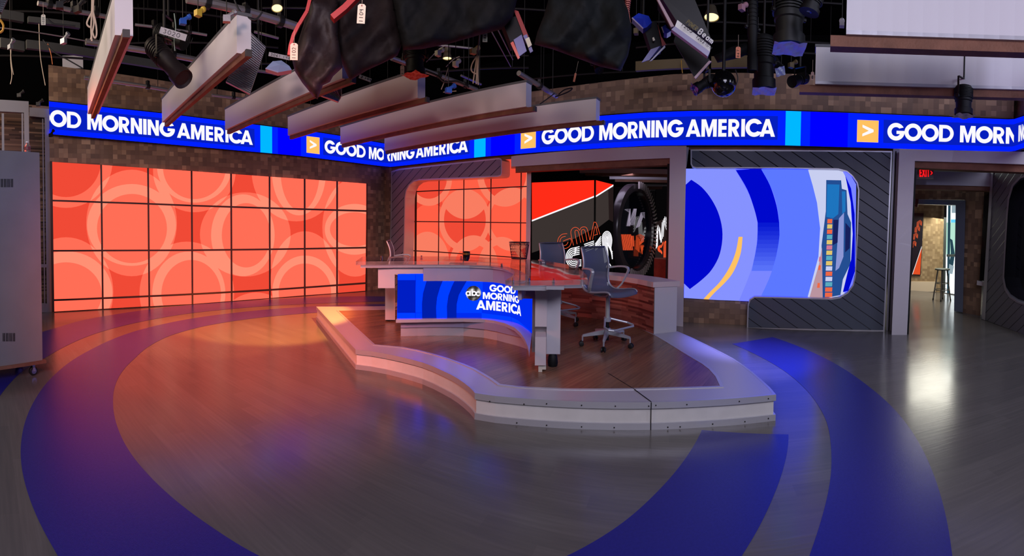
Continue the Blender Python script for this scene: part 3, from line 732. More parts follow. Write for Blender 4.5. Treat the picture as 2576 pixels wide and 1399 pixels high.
sl = inset(fl_out, 3.6); slab('slat_panel', sl, WB, .035, .03, 'slat_up', p2)
struct(slab('trim_5', [(964, 424), (984, 421), (981, 732), (961, 729)], offpoly(RW[:3], .0), .02, .1, 'mosaic'))
W2 = [p+nB*.42 for p in RW[:4]]; W2 = [W2[0]-dB*2]+W2+[W2[-1]+dB*1]
v2 = thing('video_wall', onpoly(W2, 1180, 738), 'smaller coral tiled screen behind the desk, cut by a slatted panel', 'screen')
rings2 = [((1170, 470, 66, 81), 'd'), ((1168.5, 554, 64.5, 79), 'r', (1169.5, 553, 52.5, 63.5)), ((1079, 450, 58, 68), 'r', (1079, 450, 45, 50)), ((1270, 437, 70, 83), 'r', (1270, 437, 54, 64)), ((1082, 590, 57, 78), 'd'),
 ((1075, 660, 55, 77), 'r', (1075, 660, 43, 61)), ((1191, 672, 62, 80), 'r', (1191, 672, 48, 57)), ((1262, 675, 60, 79), 'r', (1262, 675, 48, 60)), ((1290, 552, 68, 80), 'r', (1290, 552, 58, 64))]
def lev2(x, y):
    n = 0
    for r in rings2:
        if r[1] == 'd': n += inel(x, y, r[0])
        elif inel(x, y, r[0]): n += 1 if inel(x, y, r[2]) else 2
    if inel(x, y, (1169.5, 553, 52.5, 63.5)) and not inel(x, y, (1170, 470, 66, 81)) and not inel(x, y, (1191, 672, 62, 80)): return 0
    if (inel(x, y, (1079, 450, 45, 50)) or inel(x, y, (1270, 437, 54, 64))) and n < 3 and not inel(x, y, (1290, 552, 68, 80)): return 0
    return min(n, 2) if n > 0 else 0
ES = [E_R0, emit('led_coral_dimmer', (250, 96, 70), .98, (1.3, 1, 1)), emit('led_pale_coral_dimmer', (252, 126, 98), .98)]
o2 = [(1024, 445), (1060, 424), (1180, 410), (1286, 397), (1326, 397), (1323, 600), (1320, 742), (1170, 740), (1022, 736)]
it2 = []
for r in rings2:
    it2.append(([ell(*r[0])], 0))
    if len(r) > 2: it2.append(([ell(*r[2])], 0))
art('screen_surface', o2, it2, lambda x, y: onpoly(W2, x, y, 0), ES, v2, 20, lev2, grid=25)
mb = MB()
for x, wd in ((1045.5, 5.5), (1103.5, 2.6), (1166, 2.6), (1234, 2.8), (1309.5, 3)): vbar(mb, W2, x, 400 if x > 1200 else 440, 742, wd, 0.0, .03)
XX = [1022, 1045, 1103, 1166, 1234, 1309, 1325]
for T in ([(1022, 483.5), (1103, 479.5), (1166, 476.5), (1234, 473.5), (1325, 469.3)], [(1022, 557.3), (1166, 558.5), (1325, 561)], [(1022, 630), (1103, 634), (1166, 638.6), (1234, 643), (1325, 650)]): hbar(mb, W2, T, 2.6, .003, .028, XX)
o = mb.build('mullion_grid', MULL, v2); o['label'] = 'dark tile seams'
slab('backing_panel', inset(o2, 1), W2, -.05, .05, BLACK, v2, grid=25)
# ------------------------------------------------------------------ middle opening: portal, wood lintel, dark room behind
MP = [PD(x, D) for x, D in ((1286, 8.75), (1400, 8.28), (1500, 7.92), (1600, 7.58), (1685, 7.32), (1727, 7.2))]
port = thing('door_portal', onpoly(MP, 1705, 821), 'thick greyish white portal frame around the dark middle opening', 'frame')
slab('frame_body', [(1286, 393.5), (1300, 391.2), (1400, 382), (1494, 375.5), (1560, 371.5), (1640, 368), (1727, 367), (1722, 600), (1718.5, 822), (1678, 819), (1682, 600), (1685, 397.5), (1590, 401.5), (1494, 407), (1400, 412.5), (1300, 418.7), (1286, 419)], MP, 0, .32, GREYW, port, step=40)
o = slab('wood_lintel', [(1297, 418.5), (1400, 412), (1494, 407), (1590, 401), (1685, 397), (1685, 415), (1590, 419), (1494, 423), (1400, 427.5), (1297, 432.5)], MP, -.05, .2, BROWNW, port, step=40); o['label'] = 'rough dark wood strip'
slab('inner_edge', [(1679, 412), (1685, 412), (1681.5, 600), (1678, 740), (1673, 740), (1676, 600)], MP, -.04, .2, BLACK, port)
struct(slab('trim_6', [(1325.5, 430), (1336.5, 430), (1334.5, 600), (1333, 745), (1322, 745), (1323, 600)], [PD(1290, 9.1), PD(1350, 8.8)], 0, .12, GREYW))
S3 = [PD(1330, 9.62), PD(1495, 8.94)]; S3b = [PD(1497, 8.94), PD(1545, 9.85)]
g3 = lambda X, Y: (1300+X/4.1156, 360+Y/4.1156)
EG = [emit('led_charcoal', (58, 50, 48)), emit('led_flame_red', (248, 44, 24), 1, (1.3, 1, 1)), EB[5], emit('led_black', (6, 5, 6)), emit('led_dark_brown', (36, 26, 26))]
ls = thing('folded_led_screen', onpoly(S3, 1416, 760), 'folded screen with flame red corner and outlined lettering inside the dark opening', 'screen')
art('screen_surface', [(1338, 459.6), (1494.4, 453.5), (1493, 760), (1338, 760)], [([[(1338, 459), (1495, 453), (1495, 492.5), (1338, 553.5)]], 1), ([[(1338, 553.5), (1495, 492.5), (1495, 496.5), (1338, 557.5)]], 2), ([[(1337, 636.5), (1446, 600), (1495, 574), (1495, 761), (1337, 761)]], 3)], lambda x, y: onpoly(S3, x, y), EG, ls, 20)
art('side_surface', [(1499.5, 453.6), (1543, 464.5), (1541, 760), (1497, 760)], [([[(1499, 450), (1544, 464), (1544, 465), (1499, 492)]], 1), ([[(1499, 492), (1544, 463.6), (1544, 467.6), (1499, 496.2)]], 2), ([[(1499, 577), (1531, 553), (1545, 540), (1545, 761), (1496, 761)]], 3), ([[(1530, 478), (1545, 470), (1545, 560), (1532, 553)]], 4)], lambda x, y: onpoly(S3b, x, y), EG, ls, 20)
slab('cabinet', [(1337, 458.6), (1495, 452.4), (1494, 760), (1337, 760)], S3, -.01, .08, BLACK, ls)
slab('cabinet', [(1495.5, 452.4), (1544.5, 463.5), (1542, 760), (1495, 760)], S3b, -.01, .08, BLACK, ls)
def strokes(name, paths, mapf, w, mt, parent, close=False):
    mb = MB()
    for P in paths:
        n = len(P)
        if n < 2: continue
        Lp = []
        for i in range(n):
            a = Vector(P[max(0, i-1)]); b = Vector(P[min(n-1, i+1)]); d = (b-a)
            d = d.normalized() if d.length > 1e-6 else Vector((1, 0)); nn = Vector((-d.y, d.x))*w/2; p = Vector(P[i])
            Lp.append((mb.vert(mapf(p.x+nn.x, p.y+nn.y)), mb.vert(mapf(p.x-nn.x, p.y-nn.y))))
        for (a, b), (c, d) in zip(Lp, Lp[1:]): mb.face((a, b, d, c))
    return mb.build(name, mt, parent)
def sm(P, k=4):                                     # smooth path
    out = []; n = len(P)
    for i in range(n-1):
        p0, p1, p2, p3 = P[max(0, i-1)], P[i], P[i+1], P[min(n-1, i+2)]
        for j in range(k):
            t = j/k; out.append(tuple(.5*((2*p1[c])+(-p0[c]+p2[c])*t+(2*p0[c]-5*p1[c]+4*p2[c]-p3[c])*t*t+(-p0[c]+3*p1[c]-3*p2[c]+p3[c])*t**3) for c in (0, 1)))
    return out+[P[-1]]
E_OR = emit('led_neon_orange', (255, 92, 50)); E_WH = EB[5]
def s3map(x, y): return onpoly(S3, x, y, .008) if x < 1496 else onpoly(S3b, x, y, .008)
gma = [sm([g3(*p) for p in L]) for L in ([(522, 938), (470, 945), (432, 985), (425, 1035), (452, 1080), (500, 1092), (545, 1070), (565, 1020), (556, 985)], [(556, 985), (520, 998), (480, 1015)], [(506, 966), (470, 975), (450, 1002), (449, 1035), (475, 1060), (512, 1055), (532, 1022)],
   [(588, 1060), (560, 935), (572, 890), (603, 872), (634, 882), (650, 902), (668, 875), (703, 868), (730, 892), (757, 1005)], [(625, 1047), (602, 925), (618, 902), (640, 925), (662, 1032)], [(692, 1026), (668, 918), (688, 895), (708, 915), (728, 1016)],
   [(760, 1003), (796, 832), (811, 822), (826, 834), (860, 945)], [(785, 1000), (812, 862), (836, 950)], [(800, 955), (832, 945)])]
o = strokes('lettering', gma, s3map, 1.1, E_OR, ls); o['label'] = 'orange outlined letters GMA'
wh = []
for i in range(5):
    k = 1-i*.19
    wh.append([g3(588+78*k*cos(radians(a))*1.0, 1187+100*k*sin(radians(a))) for a in range(300, 55, -12)])
    wh.append([g3(590+40*i*0, 1187-100*k), g3(650, 1172-100*k)][::1]); wh.append([g3(588+78*k*cos(radians(60)), 1187+100*k*sin(radians(60))), g3(668, 1190+100*k*.8)])
    wh.append([g3(697+4*i, 1050+18*i), g3(800, 1014+18*i)]); wh.append([g3(812, 1052+16*i-5), g3(872, 966+22*i)])
    wh.append(sm([g3(912+9*i, 1242-6*i), g3(886+12*i, 1010), g3(898+9*i, 940+12*i), g3(934, 914+15*i), g3(968-8*i, 938+12*i), g3(984-12*i, 1005), g3(974-10*i, 1082-10*i)], 3)); wh.append([g3(974-10*i, 1082-10*i), g3(990, 1172-18*i+30)])
wh.append(sm([g3(926, 1290), g3(940, 1262), g3(960, 1252), g3(978, 1285)]))
o = strokes('lettering', wh, s3map, 2.3, E_WH, ls); o['label'] = 'white striped letters STR'
# the dark room: walls and beams, glossy ring, far lettered screen
struct(slab('wall_far', [(1250, 380), (1760, 380), (1760, 735), (1250, 735)], [PD(1240, 15.5), PD(1770, 13.5)], 0, .1, BLACK))
for i, (x0, yt, yb, D) in enumerate(((1458, 424.5, 436.5, 10.1), (1533, 442, 453, 11.5), (1580, 464.5, 471, 12.3), (1632, 478, 482.5, 12.9))):
    b_ = thing('ceiling_beam', P3((x0+1679)/2, yb, D), ['pale inner beam nearest the portal lintel in the dark opening', 'second pale inner beam counted down from the portal lintel', 'third pale inner beam counted down, above the glossy ring', 'lowest and smallest inner beam right of the glossy ring'][i], 'beam', 'beams in the dark room')
    mb = MB(); pq(mb, x0, 1700, yt-i*.3, yb-i, D, .25); mb.build('beam_body', GREYW, b_)
    mb = MB(); pq(mb, x0+14, 1700, yb-i, yb+6-i*.5, D+.02, .2); mb.build('wood_underside', BROWNW, b_)
rg = thing('display_ring', P3(1594, 693, 11.3), 'tall glossy black ring with ribbed rim standing in the dark opening', 'sculpture')
cen = P3(1594, 578.5, 11.3); vd = Vector((cen.x, cen.y, 0)).normalized(); ax = Matrix.Rotation(radians(66), 3, 'Z')@vd
mb = MB(); mb.lathe(cen-ax*.1, ax, [(0, .98), (0, 1.14), (.05, 1.17), (.17, 1.17), (.2, 1.12), (.2, .98), (0, .98)], 0, 64); mb.build('ring_body', mat('dark_ring_gloss', (64, 54, 60), .25), rg, autos=True)
mb = MB(); mb.lathe(cen-ax*.02, ax, [(0, .98), (.03, .98)], 0, 64); mb.build('glass_disc', mat('tinted_black_glass', (14, 16, 34), .06, 0, .8), rg)
rib_m = mat('pale_rib', (186, 174, 170), .4)
side = ax.cross(Vector((0, 0, 1))).normalized(); mb = MB()
for k in range(66):
    a = 2*pi*k/66; e = side*cos(a)+Vector((0, 0, 1))*sin(a)
    if not (-2.0 < a-0 < 1.7 or a > 2*pi-2.0): continue
    mb.bar(cen+e*1.04-ax*.16, cen+e*1.22-ax*.16, .03, .05, 0, ax)
o = mb.build('ribbed_rim', rib_m, rg)
FS = [PD(1640, 12.6), PD(1700, 11.9)]
fs = thing('glowing_panel', onpoly(FS, 1665, 690), 'narrow screen with white and orange striped letters beside the portal post', 'screen')
art('screen_surface', [(1650, 470), (1690, 470), (1688, 655), (1648, 655)], [([[(1650, 560), (1690, 540), (1690, 656), (1646, 656)]], 1)], lambda x, y: onpoly(FS, x, y), [EG[3], EG[4]], fs, 30)
slab('cabinet', [(1649, 469), (1691, 469), (1689, 656), (1647, 656)], FS, -.01, .06, BLACK, fs)
P1 = []; P2 = []
for i in range(4):
    P1.append([g3(1442+5*i, 1095-8*i), g3(1450+4*i, 900), g3(1464, 848+16*i), g3(1480-2*i, 880+10*i), g3(1500-6*i, 1030-10*i)])
    P1.append([g3(1520+8*i, 800-12*i), g3(1560, 930-30*i)]); P1.append([g3(1490+9*i, 1030-20*i), g3(1505+9*i, 820-20*i)])
    P2.append([g3(1518-4*i, 1020+8*i)]+[g3(1490+30*cos(radians(a))*(1-i*.2), 1105+36*sin(radians(a))*(1-i*.2)-10) for a in range(-60, -300, -30)]+[g3(1505, 1150-6*i)])
    P2.append([g3(1522+9*i, 1185), g3(1524+9*i, 1040-4*i), g3(1540+5*i, 1012+4*i)])
o = strokes('lettering', P1, lambda x, y: onpoly(FS, x, y, .01), 1.2, E_WH, fs); o['label'] = 'white striped letters'
o = strokes('lettering', P2, lambda x, y: onpoly(FS, x, y, .01), 1.4, E_OR, fs); o['label'] = 'orange striped letters'
# added panel behind the ring, standing in for the reflections seen in it
BSC = [PD(1545, 13.2), PD(1650, 12.9)]
bk2 = thing('glowing_panel', onpoly(BSC, 1590, 695), 'added dim panel behind the glossy ring, standing in for its reflections', 'screen')
E_DW = emit('reflection_grey', (150, 140, 160)); E_DO = emit('reflection_orange', (200, 70, 34)); E_DB = emit('reflection_slate', (22, 22, 44))  # dim glow colours painted for the ring's reflections
art('screen_surface', [(1546, 470), (1648, 470), (1646, 690), (1546, 690)], [([[(1560, 520), (1640, 530), (1640, 590), (1560, 585)]], 1)], lambda x, y: onpoly(BSC, x, y), [EG[3], E_DB], bk2, 40)
slab('cabinet', [(1545, 469), (1649, 469), (1647, 691), (1545, 691)], BSC, -.01, .06, BLACK, bk2)
# the ring's disc hides most of it, so glowing strokes stand in for reflected letters on its studio side
cs = [cen+vd*0]
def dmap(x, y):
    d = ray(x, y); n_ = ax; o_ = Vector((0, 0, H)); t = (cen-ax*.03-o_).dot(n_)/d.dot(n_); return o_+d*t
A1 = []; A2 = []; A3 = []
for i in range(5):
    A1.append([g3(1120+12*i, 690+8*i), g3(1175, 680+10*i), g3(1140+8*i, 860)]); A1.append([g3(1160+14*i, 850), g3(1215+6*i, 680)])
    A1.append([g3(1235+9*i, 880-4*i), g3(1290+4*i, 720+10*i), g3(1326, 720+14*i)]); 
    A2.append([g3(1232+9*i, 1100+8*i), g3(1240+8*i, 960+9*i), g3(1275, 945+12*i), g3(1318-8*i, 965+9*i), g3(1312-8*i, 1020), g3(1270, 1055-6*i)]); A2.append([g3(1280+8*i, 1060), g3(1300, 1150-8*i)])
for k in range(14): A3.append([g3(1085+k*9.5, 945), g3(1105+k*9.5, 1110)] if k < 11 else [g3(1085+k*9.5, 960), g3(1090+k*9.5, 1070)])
o = strokes('painted_reflection_letters', A1, dmap, 1.3, E_DW, rg); o['label'] = 'dim grey letters painted in as a reflection'
o = strokes('painted_reflection_letters', A2, dmap, 1.3, E_DO, rg); o['label'] = 'dim orange letters painted in as a reflection'
o = strokes('painted_reflection_stripes', A3, dmap, 1.1, E_OR, rg); o['label'] = 'orange slanted stripes painted in as a reflection'
rb_ = MB(); pq(rb_, 1645, 1680, 652, 700, 10.6, .5); tag(rb_.build('red_plinth', mat('red_brown_panel', (150, 52, 40), .6, 0, .4, .3, 20, .2, 9)), 'red brown block below the narrow lettered screen', 'plinth')
# ------------------------------------------------------------------ right portal and what lies beyond
DP = [PD(2235, 6.95), PD(2290, 6.98), PD(2400, 7.0), PD(2500, 6.95), PD(2640, 6.85)]
pr_ = thing('door_portal', onpoly(DP, 2262, 843), 'thick lavender grey portal frame around the right doorway', 'frame')
slab('frame_body', [(2262.5, 374), (2400, 378.5), (2640, 383), (2640, 416), (2576, 413.6), (2440, 409), (2301.5, 405), (2292, 620), (2281.5, 843.5), (2243, 843.5), (2253, 610)], DP, 0, .3, GREYW, pr_, step=40)
o = slab('wood_lintel', [(2299, 405), (2440, 409), (2640, 416), (2640, 436), (2440, 428), (2299, 422)], DP, -.06, .2, BROWNW, pr_); o['label'] = 'rough brown wood strip'
slab('inner_edge', [(2301, 405), (2306, 405), (2296, 620), (2286, 843), (2281, 843), (2291, 620)], DP, -.06, .2, BLACK, pr_)
b_ = thing('ceiling_beam', P3(2400, 466, 8.3), 'grey beam crossing the right doorway below its lintel', 'beam')
mb = MB(); pq(mb, 2296, 2499, 433, 467, 8.3, .3); mb.build('beam_body', GREYW, b_)
mb = MB(); pq(mb, 2296, 2494, 467, 478, 8.32, .25); mb.build('wood_underside', BROWNW, b_)
DB = [PD(2270, 9.75), PD(2400, 9.3), PD(2480, 8.75)]
struct(slab('wall_passage', [(2290, 474), (2482, 476), (2466, 798), (2440, 791), (2420, 788), (2427, 503), (2290, 501)], DB, 0, .15, 'mosaic'))
dfr = thing('door_frame', onpoly(DB, 2412, 785, .05), 'blue grey steel door frame leading to the bright lobby', 'frame')
slab('frame_bars', [(2290, 501), (2429, 504), (2422, 786), (2400, 782.5), (2404, 516), (2290, 513)], DB, .06, .2, mat('blue_grey_steel', (104, 116, 140), .4, .2), dfr)
tag(slab('recess_shade_panel', [(2476, 482), (2489, 482), (2478, 706), (2464, 706)], DB, .12, .1, BLACKG), 'tall black panel painted in for the dark recess beyond the right doorway', 'screen')  # black panel puts the shade of the recess into its colour
tag(slab('wall_ledge', [(2458, 707), (2476, 710), (2475, 720), (2457, 717)], DB, .2, .2, GREYW), 'small grey ledge on the brick pier beyond the doorway', 'ledge')
LB = [PD(2270, 12.6), PD(2382, 12.2)]
struct(slab('wall_lobby', [(2275, 505), (2384, 505), (2381, 735), (2275, 733)], LB, 0, .1, 'mosaic_pale'))
struct(slab('baseboard_lobby', [(2275, 708), (2356, 709), (2354, 734), (2275, 732.5)], LB, .04, .04, mat('pale_lattice', (226, 206, 176), .6)))
WP = [PD(2370, 12.2), PD(2420, 11.6)]; WG = [emit('daylight_glass', (236, 246, 250), 2.2), emit('street_cyan', (96, 196, 236), 1.2), emit('street_dark', (40, 70, 84), 1), emit('street_green', (170, 214, 196), 1.2), emit('street_grey', (150, 170, 180), 1)]
wn = art('window_1', [(2380, 505), (2412, 505), (2404, 740), (2376, 736)], [([[(2380, 560), (2412, 560), (2412, 640), (2380, 640)]], 3), ([[(2392, 552), (2412, 552), (2412, 560), (2392, 560)]], 1), ([[(2385, 505), (2392, 505), (2388, 740), (2382, 740)]], 2), ([[(2390, 600), (2396, 604), (2402, 640), (2398, 670), (2388, 664), (2392, 636)]], 2), ([[(2388, 664), (2400, 670), (2396, 690), (2386, 688)]], 4), ([[(2394, 516), (2404, 516), (2404, 536), (2394, 536)]], 4)], lambda x, y: onpoly(WP, x, y), WG, None, 12); struct(wn)
struct(slab('trim_7', [(2375, 512), (2382, 512), (2378, 736), (2371, 735)], [PD(2360, 12.1), PD(2400, 11.8)], .05, .08, mat('window_mullion', (70, 78, 78), .5)))
struct(slab('trim_8', [(2381, 640), (2405, 640), (2405, 646), (2381, 646)], [PD(2360, 12.1), PD(2420, 11.5)], .1, .05, MATS['window_mullion']))
po = thing('lettered_poster', onpoly(LB, 2310, 692, .06), 'tall black poster with orange striped letters and triangle in the lobby', 'poster')
slab('board', [(2294, 536), (2323.5, 536.5), (2316, 692.5), (2288, 691)], LB, .05, .04, mat('poster_black', (24, 24, 34), .4), po)
slab('orange_triangle', [(2318.5, 624), (2314.5, 691), (2296, 690)], LB, .056, .003, emit('poster_orange', (236, 84, 40), .9), po)
slab('white_line', [(2318.5, 619), (2318.6, 624), (2296, 690.5), (2294.5, 690.5)], LB, .057, .003, emit('poster_white', (240, 240, 240), .9), po)
A = []
for i in range(4):
    for k, (cx, cy) in enumerate(((2299, 614), (2303, 594), (2308, 576), (2313, 562))):
        A.append([(cx-7+i*1.6, cy+9), (cx-6+i*1.6, cy-3+i), (cx+2, cy-8+i*2), (cx+6-i*1.2, cy-4+i*1.5), (cx+5-i*1.2, cy+6-i)])
o = strokes('lettering', A, lambda x, y: onpoly(LB, x, y, .058), .8, emit('poster_letters', (235, 100, 60), .9), po); o['label'] = 'orange striped letters'
QB = [G(2464, 801).xy, G(2576, 842).xy]; QB = [QB[0]-(QB[1]-QB[0])*.3, QB[1]+(QB[1]-QB[0])*1.2]
notch = [(2640, 436), (2592, 440), (2567, 449), (2549, 468), (2539, 500), (2535, 540), (2529, 640), (2526, 700), (2531, 727), (2543, 746), (2562, 759), (2592, 769), (2640, 786)]
rp = thing('slatted_screen_surround', onpoly(QB, 2540, 820), 'dark slatted panel with a rounded opening at the right edge, past the doorway', 'panel')
slab('slat_panel', [(2497, 428), (2640, 420)]+notch+[(2640, 868), (2576, 842), (2476, 804)], QB, 0, .08, 'slat_dark', rp)
slab('rounded_rim', notch+[(x-(4 if x < 2600 else 0), y+(3 if y > 600 else -3)) for x, y in reversed(notch)], QB, .01, .3, FRAMEG, rp)
slab('edge_post', [(2493, 428), (2499, 428), (2478, 806), (2469, 802)], QB, .02, .1, ALU, rp)
slab('dark_glass', [(2522, 432), (2640, 432), (2640, 800), (2522, 770)], QB, -.3, .05, mat('dark_reflective_glass', (16, 18, 30), .1, 0, .8), rp)
ex = thing('exit_sign', P3(2328, 450, 7.6), 'small lit red exit sign under the right portal lintel', 'sign')
mb = MB(); pq(mb, 2307, 2349, 422, 449, 7.6, .06); mb.build('sign_box', mat('exit_sign_face', (96, 100, 96), .4), ex)
XP = [PD(2300, 7.59), PD(2355, 7.59)]; E_RED = emit('exit_red', (255, 24, 30), 1.2)
Wx, gx = layout('EXIT', .1); sets = [[[(2313+px/Wx*26, 445-py*21) for px, py in l] for l in loops] for c, loops in gx]
w_, ar = glyph('>'); sets.append([[(2341+px/.6*5, 441-py*12) for px, py in l] for l in ar])
text_mesh('lettering', sets, lambda x, y: onpoly(XP, x, y, .005), E_RED, ex, None, 3)
tag(slab('exit_sign', [(2303, 500), (2311, 501), (2309, 521), (2302, 520)], DB, .4, .12, mat('dark_red_plastic', (70, 24, 26), .4)), 'dark red exit box seen edge on beside the lobby door lintel', 'sign')
# stool in the lobby
def stool():
    b = G(2369, 756); r_ = thing('lobby_stool', b, 'backless round-seated stool with metal legs in the bright lobby', 'stool')
    mt = mat('stool_grey_metal', (120, 116, 108), .4, .7); ca, sa = cos(.5), sin(.5)
    mb = MB(); mb.lathe(b+Vector((0, 0, .735)), (0, 0, 1), [(0, .16), (.005, .18), (.03, .185), (.04, .17), (.04, 0)], 0, 28); mb.build('seat', mat('dark_green_vinyl', (52, 60, 54), .5), r_, autos=True)
    L = [(ca*i-sa*j, sa*i+ca*j) for i, j in ((1, 0), (0, 1), (-1, 0), (0, -1))]
    for x, y in L:
        mb = MB(); mb.tube([b+Vector((x*.21, y*.21, .03)), b+Vector((x*.11, y*.11, .74))], .017); lg = mb.build('leg', mt, r_)
        mb = MB(); mb.tube([b+Vector((x*.214, y*.214, 0)), b+Vector((x*.208, y*.208, .045))], .019); mb.build('rubber_foot', RUBBER, lg)
    for z, k in ((.42, .155), (.26, .178)):
        mb = MB(); P = [b+Vector((cos(a)*k, sin(a)*k, z)) for a in [2*pi*i/24 for i in range(25)]]; mb.tube(P, .011, 0, 6, False); mb.build('foot_ring', mt, r_)
stool()
# ------------------------------------------------------------------ left edge: sliding frames, slat wall
LF = [PD(-90, 7.9), PD(134, 8.36)]
struct(slab('wall_slatted', [(-80, 250), (125, 268), (131, 786), (-80, 802)], LF, -.1, .08, 'planks_brown'))
fr2 = thing('sliding_door_frame', onpoly(LF, 122, 785), 'silver grey sliding frame against the slat wall left of the big screen', 'frame')
mb = MB(); slab_mb([(74, 270), (124, 274), (124.5, 297), (74, 292)], LF, .0, .08, None, 60, mb); slab_mb([(112, 296), (124.4, 297), (130.5, 786), (118, 787)], LF, .0, .08, None, 60, mb)
slab_mb([(106, 299), (109, 299), (114, 770), (111, 770)], LF, .02, .05, None, 60, mb); slab_mb([(60, 664), (119, 665), (119, 673), (60, 672)], LF, .01, .05, None, 60, mb); slab_mb([(60, 763), (120, 764), (120, 786), (60, 788)], LF, .01, .06, None, 60, mb)
mb.build('frame_bars', FRAMEG, fr2)
LF1 = [PD(-90, 7.3), PD(80, 7.5)]
fr1 = thing('sliding_door_frame', onpoly(LF1, 65, 800), 'nearer grey sliding frame standing behind the metal locker', 'frame')
mb = MB(); slab_mb([(-80, 246), (72, 255), (72.5, 284), (-80, 276)], LF1, 0, .08, None, 60, mb); slab_mb([(60, 283), (72.5, 284), (79, 805), (67, 806)], LF1, 0, .08, None, 60, mb)
slab_mb([(4, 285), (10, 285), (12, 520), (6, 520)], LF1, .0, .04, None, 60, mb); slab_mb([(54, 285), (58, 285), (60, 520), (56, 520)], LF1, .0, .04, None, 60, mb)
mb.build('frame_bars', FRAMEG, fr1)
# ------------------------------------------------------------------ metal locker on a wooden dolly
lk = thing('metal_locker', G(70, 945), 'tall grey steel locker on a wheeled wooden board at the left edge', 'locker')
a = PD(-70, 4.50); b = PD(102, 4.78); d_ = (b-a).normalized(); n_ = Vector((-d_.y, d_.x)); n_ = n_ if n_.dot(a) > 0 else -n_; n_ = Matrix.Rotation(radians(4), 2)@n_
def z_at(x, y, p): d = ray(x, y); return H+d.z*p.length/hypot(d.x, d.y)
zt = z_at(92.4, 384, b); zb = z_at(101, 906, b); c2, d2 = b+n_*.5, a+n_*.5
GREYL = mat('locker_grey_paint', (136, 136, 134), .33, .1, .5, .05, 20, .06, 3)
mb = MB(); mb.hexa([(p.x, p.y, zb) for p in (a, b, c2, d2)], [(p.x, p.y, zt) for p in (a, b, c2, d2)]); bd = mb.build('locker_body', GREYL, lk)
for x0, yy, nn in ((2, 461, 4), (7, 849, 4)):
    mb = MB()
    for k in range(nn):
        t0 = (x0+k*8.3); LP = [a, b]
        for s_ in (0, 3.6): mb.quad(onpoly(LP, t0+s_, yy-11, .003), onpoly(LP, t0+s_+2, yy-11, .003), onpoly(LP, t0+s_+2.2, yy+10, .003), onpoly(LP, t0+s_+.2, yy+10, .003))
    mb.build('vent_slots', BLACK, bd)
mb = MB(); e_ = d_*.03; mb.hexa([((p+e_).x, (p+e_).y, zb-.03) for p in (a-n_*.03, b-n_*.03, c2, d2)], [((p+e_).x, (p+e_).y, zb) for p in (a-n_*.03, b-n_*.03, c2, d2)]); mb.build('dolly_board', BROWNW, lk)
mb = MB(); p = b+n_*.12; mb.hexa([(p.x, p.y, zb+.3), ((p+d_*.03).x, (p+d_*.03).y, zb+.3), ((p+d_*.03+n_*.3).x, (p+d_*.03+n_*.3).y, zb+.3), ((p+n_*.3).x, (p+n_*.3).y, zb+.3)], [(p.x, p.y, zt-.12), ((p+d_*.03).x, (p+d_*.03).y, zt-.12), ((p+d_*.03+n_*.3).x, (p+d_*.03+n_*.3).y, zt-.12), ((p+n_*.3).x, (p+n_*.3).y, zt-.12)])
o = mb.build('side_board', mat('dark_red_edge', (96, 44, 42), .6), lk); o['label'] = 'dark red board edge'
def caster(parent, p, r=.05):
    mb = MB(); mb.lathe(p+Vector((d_.x*-.018, d_.y*-.018, r)), (n_.x*0+d_.x*1, d_.y, 0), [(0, r*.9), (.006, r), (.03, r), (.036, r*.9)], 0, 24); w = mb.build('caster_wheel', RUBBER, parent, autos=True)
    mb = MB(); mb.lathe(p+Vector((0, 0, r))-Vector((n_.x, n_.y, 0))*.0+Vector((d_.x*-.021, d_.y*-.021, 0)), (d_.x, d_.y, 0), [(0, r*.6), (.042, r*.6)], 0, 20); mb.build('hub', CHROME, w)
    mb = MB(); q_ = p+Vector((0, 0, r)); up_ = Vector((0, 0, zb-.03-r))
    mb.bar(q_-Vector((d_.x, d_.y, 0))*.026, q_-Vector((d_.x, d_.y, 0))*.026+up_+Vector((n_.x, n_.y, 0))*.02, .03, .004); mb.bar(q_+Vector((d_.x, d_.y, 0))*.026, q_+Vector((d_.x, d_.y, 0))*.026+up_+Vector((n_.x, n_.y, 0))*.02, .03, .004)
    mb.box((p.x, p.y, zb-.034), (.08, .08, .008)); mb.build('caster_fork', ALUD, parent)
old = (d_, n_); cp = G(84, 944); dsave = d_.copy(); d_ = n_.copy()
for t in (cp, cp+Vector((n_.x, n_.y, 0))*.34, cp-Vector((dsave.x, dsave.y, 0))*.62): caster(lk, t)
d_ = dsave
bt = P3(69, 384, 4.95); bt = Vector((bt.x, bt.y, zt)); wb = thing('water_bottle', bt, 'small clear plastic water bottle standing on top of the grey locker', 'bottle')
gm = bpy.data.materials.new('clear_plastic'); gm.use_nodes = True; gb = gm.node_tree.nodes['Principled BSDF']; gb.inputs['Transmission Weight'].default_value = .9; gb.inputs['Roughness'].default_value = .08; gb.inputs['IOR'].default_value = 1.25; gb.inputs['Base Color'].default_value = lin((225, 215, 220)); MATS['clear_plastic'] = gm
mb = MB(); mb.lathe(bt, (0, 0, 1), [(0, .03), (.01, .034), (.05, .034), (.055, .031), (.06, .034), (.1, .034), (.125, .016), (.135, .013), (.14, .013)], 0, 24); mb.build('bottle_body', gm, wb, autos=True)
mb = MB(); mb.lathe(bt+Vector((0, 0, .138)), (0, 0, 1), [(0, .015), (.016, .015)], 0, 20); mb.build('cap', mat('white_cap', (220, 215, 215), .4), wb)
mb = MB(); mb.lathe(bt, (0, 0, 1), [(.058, .0348), (.092, .0348)], 0, 24); mb.build('label_band', mat('bottle_label', (120, 60, 66), .5), wb)
